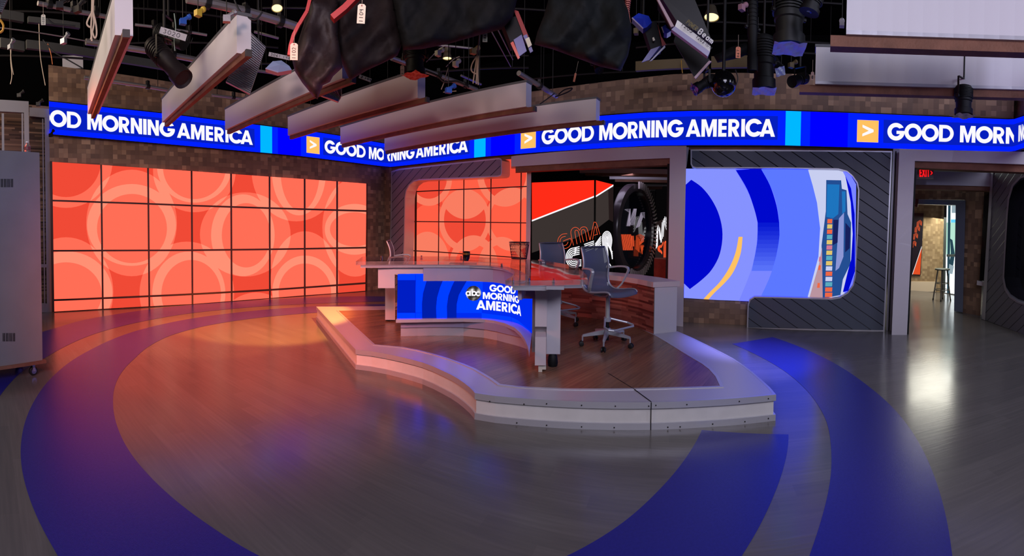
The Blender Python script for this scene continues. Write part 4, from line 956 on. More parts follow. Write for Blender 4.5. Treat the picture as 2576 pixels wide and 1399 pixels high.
# ------------------------------------------------------------------ the stage
SZ = .22
def g(x, y, z=SZ): return G(x, y, z).xy
out = [g(796, 771.4), g(812, 806, .11) if False else g(796, 771.4).lerp(g(895, 929, 0), .5), g(895, 929, 0)]
arcA = [g(x, y, 0) for x, y in ((934, 934), (973, 941.5), (1011.5, 951), (1040, 959), (1063, 966.4), (1090, 978), (1114.5, 990.8), (1135, 1002), (1153, 1014), (1168, 1026), (1181, 1038), (1190, 1048), (1194.7, 1055))]
arcB = [g(x, y, 0) for x, y in ((1245, 1063.5), (1300, 1069), (1360, 1073.8), (1408.7, 1077), (1463, 1079.5), (1517.4, 1081), (1580, 1081.5), (1637, 1081), (1686, 1079.5), (1734.8, 1077), (1790, 1073.6), (1843.5, 1069.6), (1900, 1064), (1949.5, 1058))]
arcC = [g(x, y) for x, y in ((1936, 975), (1919.6, 960), (1896, 939), (1870.7, 919.6), (1844, 902), (1816, 887), (1778, 868), (1740, 849.5), (1703, 833.5))]
back = [PD(1640, 6.15), PD(1560, 6.9), PD(1480, 7.45), PD(1380, 7.8), PD(1250, 7.95), PD(1100, 7.85), g(969, 770.3), g(880, 771)]
SO = [tuple(p) for p in out+arcA+arcB+arcC+back]
st = thing('presenter_stage', (SO[0][0]*0+.1, 5.2, 0), 'low silver edged stage with curved front and wood floor under the desk', 'stage')
SATIN = mat('satin_silver_laminate', (186, 184, 192), .34, .25, .5, .03, 40)
CREAM = mat('scuffed_cream_fascia', (206, 204, 200), .5, 0, .4, .02, 30, .05, 7)
WOODF = mat('brown_plank_vinyl', (124, 88, 66), .33)
def woodf():
    m = MATS['brown_plank_vinyl']; nt = m.node_tree; b = nt.nodes['Principled BSDF']; b.inputs['Roughness'].default_value = .27
    tc = nd(nt, 'ShaderNodeTexCoord'); mp = nd(nt, 'ShaderNodeMapping'); mp.inputs['Rotation'].default_value = (0, 0, radians(-48)); nt.links.new(tc.outputs['Object'], mp.inputs[0])
    sp = nd(nt, 'ShaderNodeSeparateXYZ'); nt.links.new(mp.outputs[0], sp.inputs[0]); row = mathn(nt, 'FLOOR', mathn(nt, 'DIVIDE', sp.outputs[1], .1))
    w = nd(nt, 'ShaderNodeTexWhiteNoise', noise_dimensions='1D'); nt.links.new(row, w.inputs['W'])
    mp2 = nd(nt, 'ShaderNodeMapping'); mp2.inputs['Scale'].default_value = (1.2, 22, 1); nt.links.new(mp.outputs[0], mp2.inputs[0])
    n = nd(nt, 'ShaderNodeTexNoise'); n.inputs['Scale'].default_value = 2; n.inputs['Detail'].default_value = 6; nt.links.new(mp2.outputs[0], n.inputs['Vector'])
    f = mathn(nt, 'ADD', mathn(nt, 'MULTIPLY', w.outputs['Value'], .2), mathn(nt, 'MULTIPLY', n.outputs['Fac'], .8))
    nt.links.new(ramp(nt, f, [(.2, (92, 66, 52)), (.55, (124, 90, 68)), (.85, (146, 108, 82))]), b.inputs['Base Color'])
woodf()
mb = MB(); mb.prism(inset(SO, .012), 0, SZ-.004); mb.build('deck_core', CREAM, st)
mb = MB(); mb.prism(SO, SZ-.006, SZ); mb.build('deck_border', SATIN, st)
def band(poly, z0, z1, o, i0, i1, name, mt):
    P = inset(poly, -o); mb = MB(); Q = inset(poly, .02); idx = [k % len(P) for k in range(i0, i1+1)]
    a = [(mb.vert((P[k][0], P[k][1], z0)), mb.vert((P[k][0], P[k][1], z1)), mb.vert((Q[k][0], Q[k][1], z1)), mb.vert((Q[k][0], Q[k][1], z0))) for k in idx]
    for A, B in zip(a, a[1:]):
        for j in range(4): mb.face((A[j], B[j], B[(j+1) % 4], A[(j+1) % 4]))
    return mb.build(name, mt, st)
N0 = 0; NB = len(out+arcA+arcB)-1; NT = len(out+arcA+arcB+arcC)-1
o = band(SO, SZ-.052, SZ+.001, .004, 0, NT, 'top_trim', ALU); o = band(SO, .0, .052, .004, 0, NT, 'base_trim', ALU)
wi = [g(851.3, 782.2), g(900, 828), g(943, 867.4), g(970, 870), g(1011.5, 873.8), g(1050, 881), g(1088.7, 890.5), g(1130, 903), g(1166, 916), g(1195, 928), g(1217.3, 940.7), g(1238, 953), g(1258.5, 967.7), g(1300, 972.5), g(1350, 975.8), g(1408.7, 978), g(1463, 978.8), g(1517.4, 978.8), g(1580, 978.2), g(1637, 977), g(1700, 975.5), g(1760, 974), g(1810.9, 972.5), g(1800, 949), g(1783.7, 930.4), g(1765, 916), g(1745.7, 904.6), g(1707.6, 881.5), g(1675, 861), g(1645, 843.5), PD(1600, 6.2), PD(1500, 6.9), PD(1400, 7.2), PD(1250, 7.4), PD(1100, 7.3), g(968.8, 780), g(910, 781)]
mb = MB(); mb.prism([tuple(p) for p in wi], SZ-.002, SZ+.003); mb.build('wood_floor_inset', 'brown_plank_vinyl', st)
wi2 = inset([tuple(p) for p in wi], -.03); mb = MB(); 
for k in range(0, 29):
    A, B = wi2[k], wi2[k+1]; a_, b_ = wi[k], wi[k+1]
    mb.hexa([(A[0], A[1], SZ), (B[0], B[1], SZ), (b_[0], b_[1], SZ), (a_[0], a_[1], SZ)], [(A[0], A[1], SZ+.006), (B[0], B[1], SZ+.006), (b_[0], b_[1], SZ+.006), (a_[0], a_[1], SZ+.006)])
mb.build('inset_edging', ALU, st)
mb = MB()
seam = [(1637, 1081.3, 1012)]
j0 = G(1637, 1081); j1 = G(1592, 978, SZ); n2 = Vector((-j0.x, -j0.y, 0)).normalized()*.006
mb.bar(j0+n2+Vector((0, 0, .0)), j0+n2+Vector((0, 0, SZ)), .006, .006, 0, Vector((1, 0, 0))); mb.bar(Vector((j0.x, j0.y, SZ+.002)), Vector((j1.x, j1.y, SZ+.004)), .006, .005); j2 = G(1530, 940, SZ); mb.bar(Vector((j1.x, j1.y, SZ+.004)), Vector((j2.x, j2.y, SZ+.004)), .005, .003)
mb.build('deck_joint', BLACK, st)
mb = MB()
for x, y in ((1232, 1010), (1318, 1017), (1375, 1016), (1463, 1020), (1548, 1022), (1632, 1022), (1650, 1020), (1728, 1018), (1860, 1010), (1933, 1003), (1300, 1064), (1463, 1074), (1545, 1076), (1680, 1075), (1711, 1074), (1793, 1067), (1874, 1061), (1933, 1053), (1375, 1070)):
    zz = .195 if y < 1040 else .026; D = None
    BP = [Vector(p) for p in inset([tuple(p) for p in arcA[-1:]+arcB]+[(0, 9)], -.005)[:-1]]
    p = onpoly(BP, x, y); mb.lathe(p, (-p.x, -p.y, 0), [(0, .006), (.004, .005)], 0, 8)
o = mb.build('screws', DSTEEL, st); o['kind'] = 'stuff'
# ------------------------------------------------------------------ the news desk
dk = thing('news_desk', (g(1166, 845.5).x, g(1166, 845.5).y+.2, SZ), 'crescent shaped news desk with clear acrylic top and blue screen front', 'desk')
ZG = 1.15
def zg(y): return lerp(1.182, 1.122, max(0, min(1, (y-650)/54)))
gf = [(895, 657.6), (1000, 657), (1100, 656.8), (1180, 657.5), (1231.6, 659.7), (1255, 663), (1276.7, 669), (1289.5, 677), (1295.5, 684), (1292.7, 690.8), (1283, 698), (1271.3, 705.4)]
gb_ = [(1478.7, 703.5), (1476, 692), (1457, 675), (1431, 666), (1374, 656.5), (1287, 650), (1200, 646), (1120, 645), (1050, 645), (980, 645.2), (912, 645.5)]
front = [g(x, y, zg(y)) for x, y in gf]; bk_ = [g(x, y, zg(y)) for x, y in gb_]; ZZ = [zg(y) for x, y in gf+gb_]
GP = [tuple(p) for p in front+bk_]
gl_m = bpy.data.materials.new('clear_acrylic'); gl_m.use_nodes = True; nt = gl_m.node_tree; nt.nodes.clear()
o_ = nd(nt, 'ShaderNodeOutputMaterial'); mx = nd(nt, 'ShaderNodeMixShader'); tr = nd(nt, 'ShaderNodeBsdfTransparent'); gs = nd(nt, 'ShaderNodeBsdfGlossy'); fr = nd(nt, 'ShaderNodeFresnel'); fr.inputs[0].default_value = 1.45
tr.inputs[0].default_value = (.86, .85, .87, 1); gs.inputs['Roughness'].default_value = .04; gs.inputs['Color'].default_value = (.8, .8, .8, 1)
fm = mathn(nt, 'MULTIPLY', fr.outputs[0], .55); nt.links.new(fm, mx.inputs[0]); nt.links.new(tr.outputs[0], mx.inputs[1]); nt.links.new(gs.outputs[0], mx.inputs[2]); nt.links.new(mx.outputs[0], o_.inputs[0]); MATS['clear_acrylic'] = gl_m
mb = MB(); mb.prism(GP, lambda i: ZZ[i]-.047, lambda i: ZZ[i]); o = mb.build('acrylic_top', gl_m, dk); o['label'] = 'clear acrylic top'
mb = MB(); E1 = inset(GP, -.0005); n = len(GP)
EDGE = bpy.data.materials.new('acrylic_edge'); EDGE.use_nodes = True; nt = EDGE.node_tree; e_b = nt.nodes['Principled BSDF']; e_b.inputs['Base Color'].default_value = lin((225, 205, 198)); e_b.inputs['Roughness'].default_value = .12; MATS['acrylic_edge'] = EDGE
e_t = nd(nt, 'ShaderNodeBsdfTransparent'); e_m = nd(nt, 'ShaderNodeMixShader'); e_n = nd(nt, 'ShaderNodeTexNoise'); e_n.inputs['Scale'].default_value = 9; e_c = nd(nt, 'ShaderNodeTexCoord'); nt.links.new(e_c.outputs['Object'], e_n.inputs[0])
nt.links.new(mathn(nt, 'MULTIPLY', e_n.outputs['Fac'], .32), e_m.inputs[0]); nt.links.new(e_t.outputs[0], e_m.inputs[1]); nt.links.new(e_b.outputs[0], e_m.inputs[2]); nt.links.new(e_m.outputs[0], nt.nodes['Material Output'].inputs[0])
EP = inset(GP, -.002); mb = MB(); ne = len(EP)
for i in range(ne):
    j = (i+1) % ne; mb.face([mb.vert((EP[i][0], EP[i][1], ZZ[i]-.047)), mb.vert((EP[j][0], EP[j][1], ZZ[j]-.047)), mb.vert((EP[j][0], EP[j][1], ZZ[j]-.001)), mb.vert((EP[i][0], EP[i][1], ZZ[i]-.001))])
mb.build('acrylic_edge', EDGE, dk)
RP = inset(GP, .05); mb = MB(); nF = len(front)
rim_i = inset(GP, .13); P0 = RP[:nF]; Pi = rim_i[:nF]
def ribbon_solid(mb, A, B, z0, z1, m=0):
    za = z0 if isinstance(z0, list) else [z0]*len(A); zb_ = z1 if isinstance(z1, list) else [z1]*len(A)
    r = [(mb.vert((a[0], a[1], u)), mb.vert((a[0], a[1], v)), mb.vert((b[0], b[1], v)), mb.vert((b[0], b[1], u))) for a, b, u, v in zip(A, B, za, zb_)]
    for p, q_ in zip(r, r[1:]):
        for j in range(4): mb.face((p[j], q_[j], q_[(j+1) % 4], p[(j+1) % 4]), m)
    mb.face(r[0][::-1], m); mb.face(r[-1], m)
zr = ZZ[:nF+2]; ribbon_solid(mb, P0+RP[nF:nF+2], Pi+rim_i[nF:nF+2], [z-.082 for z in zr], [z-.048 for z in zr]); mb.build('silver_rim', SATIN, dk)
VAL = mat('violet_grey_laminate', (150, 146, 176), .45)
A_ = inset(GP, .075); B_ = inset(GP, .11); mb = MB(); ia = 2  # from x 1065
v0 = Vector(A_[1]).lerp(Vector(A_[2]), .66)
ribbon_solid(mb, [tuple(v0)]+A_[2:nF-1], [tuple(Vector(B_[1]).lerp(Vector(B_[2]), .66))]+B_[2:nF-1], .925, [z-.08 for z in ZZ[1:nF-1]]); mb.build('valance', VAL, dk)
A2_ = inset(GP, .115); B2_ = inset(GP, .2); mb = MB()
ribbon_solid(mb, [tuple(Vector(A2_[0]).lerp(Vector(A2_[1]), .86)), tuple(Vector(A2_[1]).lerp(Vector(A2_[2]), .75))], [tuple(Vector(B2_[0]).lerp(Vector(B2_[1]), .86)), tuple(Vector(B2_[1]).lerp(Vector(B2_[2]), .75))], 1.01, 1.10); mb.build('upper_panel', GREYW, dk)
mb = MB(); pq(mb, 951, 993, 676.5, 725, 5.37, .3); mb.build('side_block', GREYW, dk)
mb = MB(); pq(mb, 969, 994, 722, 805, 6.3, .25); o = mb.build('leg', GREYW, dk)
mb = MB(); c_ = P3(976, 805, 6.36); mb.lathe((c_.x, c_.y, SZ), (0, 0, 1), [(0, .025), (.02, .035), (.03, .035)], 0, 14); mb.build('foot', RUBBER, o)
# the screen front
LP_ = [(999, 801), (1050, 800.5), (1100, 800), (1166, 799.5), (1210, 799.8), (1240, 802), (1270, 806), (1290, 810), (1302.4, 814), (1314, 820), (1326, 829), (1338.5, 840)]
LD = [Vector(p) for p in sm([tuple(g(x, y, .46)) for x, y in LP_], 4)]
mb = MB()
EL = [emit('led_desk_blue', (0, 62, 255), 1, (1, 1, 2.4)), emit('led_desk_dark', (0, 30, 196)), emit('led_desk_mid', (0, 44, 240)), emit('led_desk_navy', (0, 30, 170)), EB[5]]
c9 = lambda X, Y: (880+X/4.664, 560+Y/4.664)
lo = [(1000.5, 686)]+[(x, 690) for x in ()]+[(1100, 676), (1250, 690), (1300, 700), (1339.5, 738), (1338.5, 839)]+list(reversed(LP_))[1:]
desk_items = [([[c9(560, 675), c9(775, 675), c9(768, 1060), c9(557, 1060)]], 1),
 ([[c9(912, 640), c9(1110, 640), c9(1060, 760), c9(1025, 880), c9(1013, 1000), c9(1018, 1128), c9(848, 1128), c9(845, 960), c9(858, 830)]], 3),
 ([[c9(1250, 640), c9(1400, 640), c9(1330, 760), c9(1280, 850), c9(1255, 960), c9(1252, 1128), c9(1140, 1128), c9(1138, 980), c9(1155, 860), c9(1195, 750)]], 3),
 ([[c9(1252, 1060), c9(1548, 1060), c9(1548, 1120), c9(1252, 1120)]], 2),
 ([[c9(1560, 690), c9(2160, 690), c9(2160, 1320), c9(2090, 1250), c9(1975, 1150), c9(1890, 1108), c9(1548, 1062)]], 1 if False else 2),
 ([[c9(768, 600), c9(774, 600), c9(772, 1128), c9(766, 1128)]], 1), ([[c9(1893, 1108), c9(1897, 1108), c9(1897, 1200), c9(1893, 1200)]], 1), ([[c9(555, 1057), c9(850, 1057), c9(850, 1061), c9(555, 1061)]], 1)]
sc_ = art('front_screen', [(1000.5, 690), (1066, 688), (1150, 688), (1250, 696), (1300, 712), (1339.6, 740)]+[(1338.5, 839)]+list(reversed(LP_))[1:], desk_items, lambda x, y: onpoly(LD, x, y), EL, dk, 5, grid=14); sc_['label'] = 'glowing blue front screen'
def dmap2(x, y): return onpoly(LD, x, y, .004)
# lettering rows follow the real heights on the screen
def zrow(x, y): return onpoly(LD, x, y).z
def yrow(x, z):
    lo_, hi_ = 600, 900
    for _ in range(30):
        m = (lo_+hi_)/2
        if onpoly(LD, x, m).z > z: lo_ = m
        else: hi_ = m
    return lo_
def row(text, x0, x1, yt, yb, xr, sp=.3):
    W_, g_ = layout(text, sp); z1, z0 = zrow(xr, yt), zrow(xr, yb)
    pts = [onpoly(LD, x, 750).xy for x in rng(x0, x1, 30)]; S = [0]
    for a, b in zip(pts, pts[1:]): S.append(S[-1]+(b-a).length)
    def X(t):
        s = t*S[-1]
        for i in range(30):
            if S[i+1] >= s or i == 29: return lerp(x0, x1, (i+(s-S[i])/(S[i+1]-S[i]))/30)
    sets = []
    for c, loops in g_:
        Ls = []
        for l in loops:
            l2 = subdiv(l, .25); Ls.append([(X(px/W_), z0+py*(z1-z0)) for px, py in l2])
        sets.append(Ls)
    def mp_(x, z): return onpoly(LD, x, yrow(x, z), .014)
    sets2 = [[[(x, z*60) for x, z in l] for l in Ls] for Ls in sets]
    return sets2, lambda x, z: mp_(x, z/60)
for tx, x0, x1, yt, yb, xr in (('GOOD', 1231.5, 1297, 716, 733.5, 1238), ('MORNING', 1214.5, 1305.8, 735.2, 752.3, 1220), ('AMERICA', 1197.8, 1311, 755.5, 778.8, 1202)):
    s2_, mp_ = row(tx, x0, x1, yt, yb, xr); text_mesh('lettering', s2_, mp_, EB[5], sc_, None, 2)
# round silver badge with abc
bm_ = bpy.data.materials.new('badge_sheen'); bm_.use_nodes = True; nt = bm_.node_tree; nt.nodes.clear()
uvn = nd(nt, 'ShaderNodeUVMap', uv_map='uv'); gr = nd(nt, 'ShaderNodeTexNoise'); gr.inputs['Scale'].default_value = 1.3; gr.inputs['Detail'].default_value = 0
nt.links.new(uvn.outputs[0], gr.inputs[0]); rr = ramp(nt, gr.outputs['Fac'], [(.35, (18, 16, 16)), (.56, (72, 68, 68)), (.74, (190, 186, 186))]); em = nd(nt, 'ShaderNodeEmission'); nt.links.new(rr, em.inputs[0]); oo = nd(nt, 'ShaderNodeOutputMaterial'); nt.links.new(em.outputs[0], oo.inputs[0])
mb = MB(); bc = (1191.3, 738); cidx = []
rings = [0, .35, .7, 1]; prev = None
for r in rings[1:]:
    pts = [(bc[0]+19.2*r*cos(2*pi*k/40), bc[1]+19.2*r*sin(2*pi*k/40)) for k in range(40)]
    cur = [(mb.vert(onpoly(LD, x, y, .014)), ((x-bc[0])/19.2+.3, (y-bc[1])/19.2)) for x, y in pts]
    if prev is None:
        c0 = (mb.vert(onpoly(LD, bc[0], bc[1], .014)), (.3, 0))
        for k in range(40): mb.face((c0[0], cur[k][0], cur[(k+1) % 40][0]), 0, [c0[1], cur[k][1], cur[(k+1) % 40][1]])
    else:
        for k in range(40): mb.face((prev[k][0], cur[k][0], cur[(k+1) % 40][0], prev[(k+1) % 40][0]), 0, [prev[k][1], cur[k][1], cur[(k+1) % 40][1], prev[(k+1) % 40][1]])
    prev = cur
o = mb.build('round_badge', bm_, sc_); o['label'] = 'shaded silver disc'
h_ = 15.0; x_ = 1172.5; yb_ = 744.5
def lc(dx, dy, r): return [(dx+r*cos(2*pi*k/28), dy+r*sin(2*pi*k/28)) for k in range(28)]
sets = [[lc(1177.6, 738.4, 6.4), lc(1177.6, 738.4, 2.9)], [[(1181.2, 732.2), (1184.6, 732.2), (1184.6, 744.6), (1181.2, 744.6)]], [lc(1192.6, 738.4, 6.4), lc(1192.6, 738.4, 2.9)], [[(1186, 727.5), (1189.4, 727.5), (1189.4, 744.6), (1186, 744.6)]],
        [[(1203+6.4*cos(radians(a)), 739+6.4*sin(radians(a))) for a in range(40, 321, 12)]+[(1203+2.9*cos(radians(a)), 739+2.9*sin(radians(a))) for a in range(320, 39, -14)]]]
text_mesh('badge_lettering', sets, lambda x, y: onpoly(LD, x, y, .02), EB[5], sc_, None, 3)
mb = MB(); nrm = [p*((p.length+.06)/p.length) for p in LD]; ribbon_solid(mb, [tuple(p*((p.length+.004)/p.length)) for p in LD], [tuple(p) for p in nrm], .46, .985); mb.build('screen_housing', BLACK, dk)
LG = [(996, 805), (1088, 803.3), (1166, 802.8), (1220, 804.3), (1243, 807.3), (1270, 814), (1294.5, 825), (1310, 839), (1320, 854), (1328, 873), (1331.5, 889)]
LE = [g(x, y, .455) for x, y in LG]
inn = [LD[4*k] for k in (0, 2, 3, 4, 5, 6, 7, 8, 9, 10, 11)]
inn = [p*((p.length+.03)/p.length) for p in inn]
mb = MB(); ribbon_solid(mb, [tuple(p) for p in LE], [tuple(p) for p in inn], .42, .458); mb.build('silver_ledge', SATIN, dk)
PL_ = [(1008, 846.5), (1050, 845.5), (1088.7, 845), (1130, 845), (1166, 845.5), (1217.3, 850.6), (1250, 857), (1268.8, 862.2), (1290, 867.5), (1307.4, 872.5), (1325, 879)]
PLN = [g(x, y) for x, y in PL_]; 
mid = [p*((p.length-.03)/p.length) for p in PLN]
mb = MB(); ribbon_solid(mb, [tuple(p) for p in mid], [tuple(p*((p.length+.25)/p.length)) for p in mid], .335, .425); mb.build('lower_band', VAL, dk)
mb = MB(); ribbon_solid(mb, [tuple(p) for p in PLN], [tuple(p*((p.length+.25)/p.length)) for p in PLN], SZ, .335); mb.build('plinth', SATIN, dk)
# right end
mb = MB(); pq(mb, 1338.6, 1347, 740.5, 886, 4.42, .35); mb.build('screen_end_frame', ALUD, dk)
mb = MB(); pq(mb, 1346.3, 1376, 731, 822, 4.27, .3); mb.build('end_panel', GREYW, dk)
mb = MB(); pq(mb, 1346, 1376, 820, 850, 4.36, .2); mb.build('end_panel', ALUD, dk)
mb = MB(); pq(mb, 1345.8, 1373.5, 848, 919.6, 4.15, .22); lg = mb.build('leg', GREYW, dk)
mb = MB(); mb2 = P3(1364, 938, 4.07); pq(mb, 1354.3, 1373.5, 919.6, 930, 4.17, .18); pq(mb, 1354.3, 1364, 930, 937.8, 4.17, .18); mb.build('foot', mat('pale_foot', (190, 192, 180), .5), lg)
mb = MB(); pq(mb, 1375, 1410, 728.5, 891, 4.32, .4); mb.build('end_panel', GREYW, dk)
mb = MB(); pq(mb, 1380, 1401, 891, 925, 4.42, .08); o = mb.build('leg', ALUD, dk)
mb = MB(); pq(mb, 1315.7, 1346, 731.5, 751.5, 4.42, .3); mb.build('hanging_block', mat('dim_violet_block', (112, 100, 150), .5), dk)
mb = MB(); pq(mb, 1290, 1389, 721, 731, 3.95, .45); pq(mb, 1374, 1419, 721, 729, 3.9, .45); mb.build('under_top_plate', ALU, dk)
mb = MB()
for x, y in ((960, 652), (1060, 651), (1160, 652), (1262, 672), (1290, 712), (1330, 712), (1392, 712)):
    p = g(x, y, zg(y-8)-.047); mb = MB(); mb.lathe((p.x, p.y, zg(y-8)-.062), (0, 0, 1), [(0, .018), (.02, .018), (.024, .012), (.06, .012)], 0, 16); mb.build('stand_off', CHROME, dk)
bp = G(1388, 931, SZ); bg = MB(); 
bg.lathe(bp+Vector((0.02, .12, 0)), (0, 0, 1), [(0, .045), (.04, .052), (.1, .045), (.14, .025), (.15, 0)], 0, 14); tag(bg.build('black_bag', BLACK, autos=True), 'small black bag on the stage tucked behind the right desk leg', 'bag')
# ------------------------------------------------------------------ credenza behind the desk
CR = [(1330, 792.5), (1370, 793), (1411.5, 794.4), (1440, 796), (1471.5, 798.7), (1520, 805), (1563, 813), (1605, 825), (1643.6, 840)]
cf = [g(x, y) for x, y in CR]; nn = []
for i in range(len(cf)):
    t_ = (cf[min(i+1, len(cf)-1)]-cf[max(i-1, 0)]).normalized(); n1 = Vector((-t_.y, t_.x)); n1 = n1 if n1.dot(cf[i]) > 0 else -n1; nn.append(n1)
endR = g(1701.5, 834.5); nn[-1] = (endR-cf[-1]).normalized(); WD = (endR-cf[-1]).length
cb = [p+n_*WD for p, n_ in zip(cf, nn)]
cz = thing('curved_credenza', (cf[5].x+.15, cf[5].y+.15, SZ), 'curved low cabinet with red wood strip front and grey top behind the desk', 'cabinet')
zT = z_at(1643.6, 709.5, cf[-1]); zU = z_at(1643.6, 723, cf[-1])
mb = MB(); s = 0
for i in range(len(cf)-1):
    L = (cf[i+1]-cf[i]).length; mb.quad((*cf[i], SZ), (*cf[i+1], SZ), (*cf[i+1], zU), (*cf[i], zU), 0, [(s, SZ), (s+L, SZ), (s+L, zU), (s, zU)]); s += L
mb.build('wood_strip_front', 'planks_red', cz)
mb = MB(); f2_ = [p+n_*.01 for p, n_ in zip(cf, nn)]; ribbon_solid(mb, [tuple(p) for p in f2_], [tuple(p) for p in cb], SZ, zU); mb.build('cabinet_body', GREYW, cz)
mb = MB(); tt = (cf[-1]-cf[-2]).normalized(); f3 = [p-n_*.02 for p, n_ in zip(cf, nn)]; b3 = [p+n_*.035 for p, n_ in zip(cb, nn)]; f3[-1] = f3[-1]+tt*.01; b3[-1] = b3[-1]+tt*.01
ribbon_solid(mb, [tuple(p) for p in f3], [tuple(p) for p in b3], zU, zT); mb.build('worktop', mat('pale_pinkish_worktop', (196, 182, 184), .35), cz)
# ------------------------------------------------------------------ things on the desk
def on_desk(x, y): return G(x, y, zg(y)+.002)
p = on_desk(1173, 656.5); m_ = thing('coffee_mug', p, 'glossy black mug standing on the acrylic desk top', 'mug')
mb = MB(); mb.lathe(p, (0, 0, 1), [(0, .026), (.008, .028), (.03, .038), (.07, .045), (.115, .045), (.113, .041), (.06, .038), (.02, .028), (.015, 0)], 0, 28); mb.build('cup', BLACKG, m_, autos=True)
mb = MB(); mb.lathe(p, (0, 0, 1), [(.075, .0455), (.1, .0458)], 0, 28); mb.build('gold_mark', mat('dull_gold', (120, 80, 30), .4, .5), m_)
p = on_desk(1306, 652); b_ = thing('wire_mesh_basket', p, 'black wire mesh basket on the far side of the desk top', 'basket')
BW = mat('black_wire', (36, 26, 30), .45, .3); hB = .215; r0, r1 = .098, .124
mb = MB()
for k in range(44):
    for s in (1, -1):
        a = 2*pi*k/44; b = a+s*.35; mb.tube([p+Vector((cos(a)*r0, sin(a)*r0, .01)), p+Vector((cos((a+b)/2)*(r0+r1)/2, sin((a+b)/2)*(r0+r1)/2, hB*.42)), p+Vector((cos(b)*r1, sin(b)*r1, hB*.86))], .0013, 0, 4, False)
mb.build('mesh_side', BW, b_)
mb = MB()
for z, r, t in ((0.006, r0, .004), (hB*.86, r1, .003), (hB*.93, r1+.001, .003), (hB, r1+.003, .005)):
    mb.tube([p+Vector((cos(2*pi*i/32)*r, sin(2*pi*i/32)*r, z)) for i in range(33)], t, 0, 6, False)
for k in range(12): a = 2*pi*k/12; mb.tube([p+Vector((cos(a)*r1, sin(a)*r1, hB*.86)), p+Vector((cos(a)*(r1+.003), sin(a)*(r1+.003), hB))], .002, 0, 4, False)
mb.build('wire_rim', BW, b_)
mb = MB(); mb.lathe(p, (0, 0, 1), [(.002, r0), (.004, 0)], 0, 28); mb.build('base_plate', BW, b_)
p = on_desk(1165, 652)
mb = MB(); mb.box((p.x, p.y+.02, 1.124), (.34, .2, .012), 0, .05); tag(mb.build('flat_tablet', mat('tablet_grey', (70, 66, 76), .3)), 'thin dark tablet lying beneath the clear desk top under the mug', 'tablet')
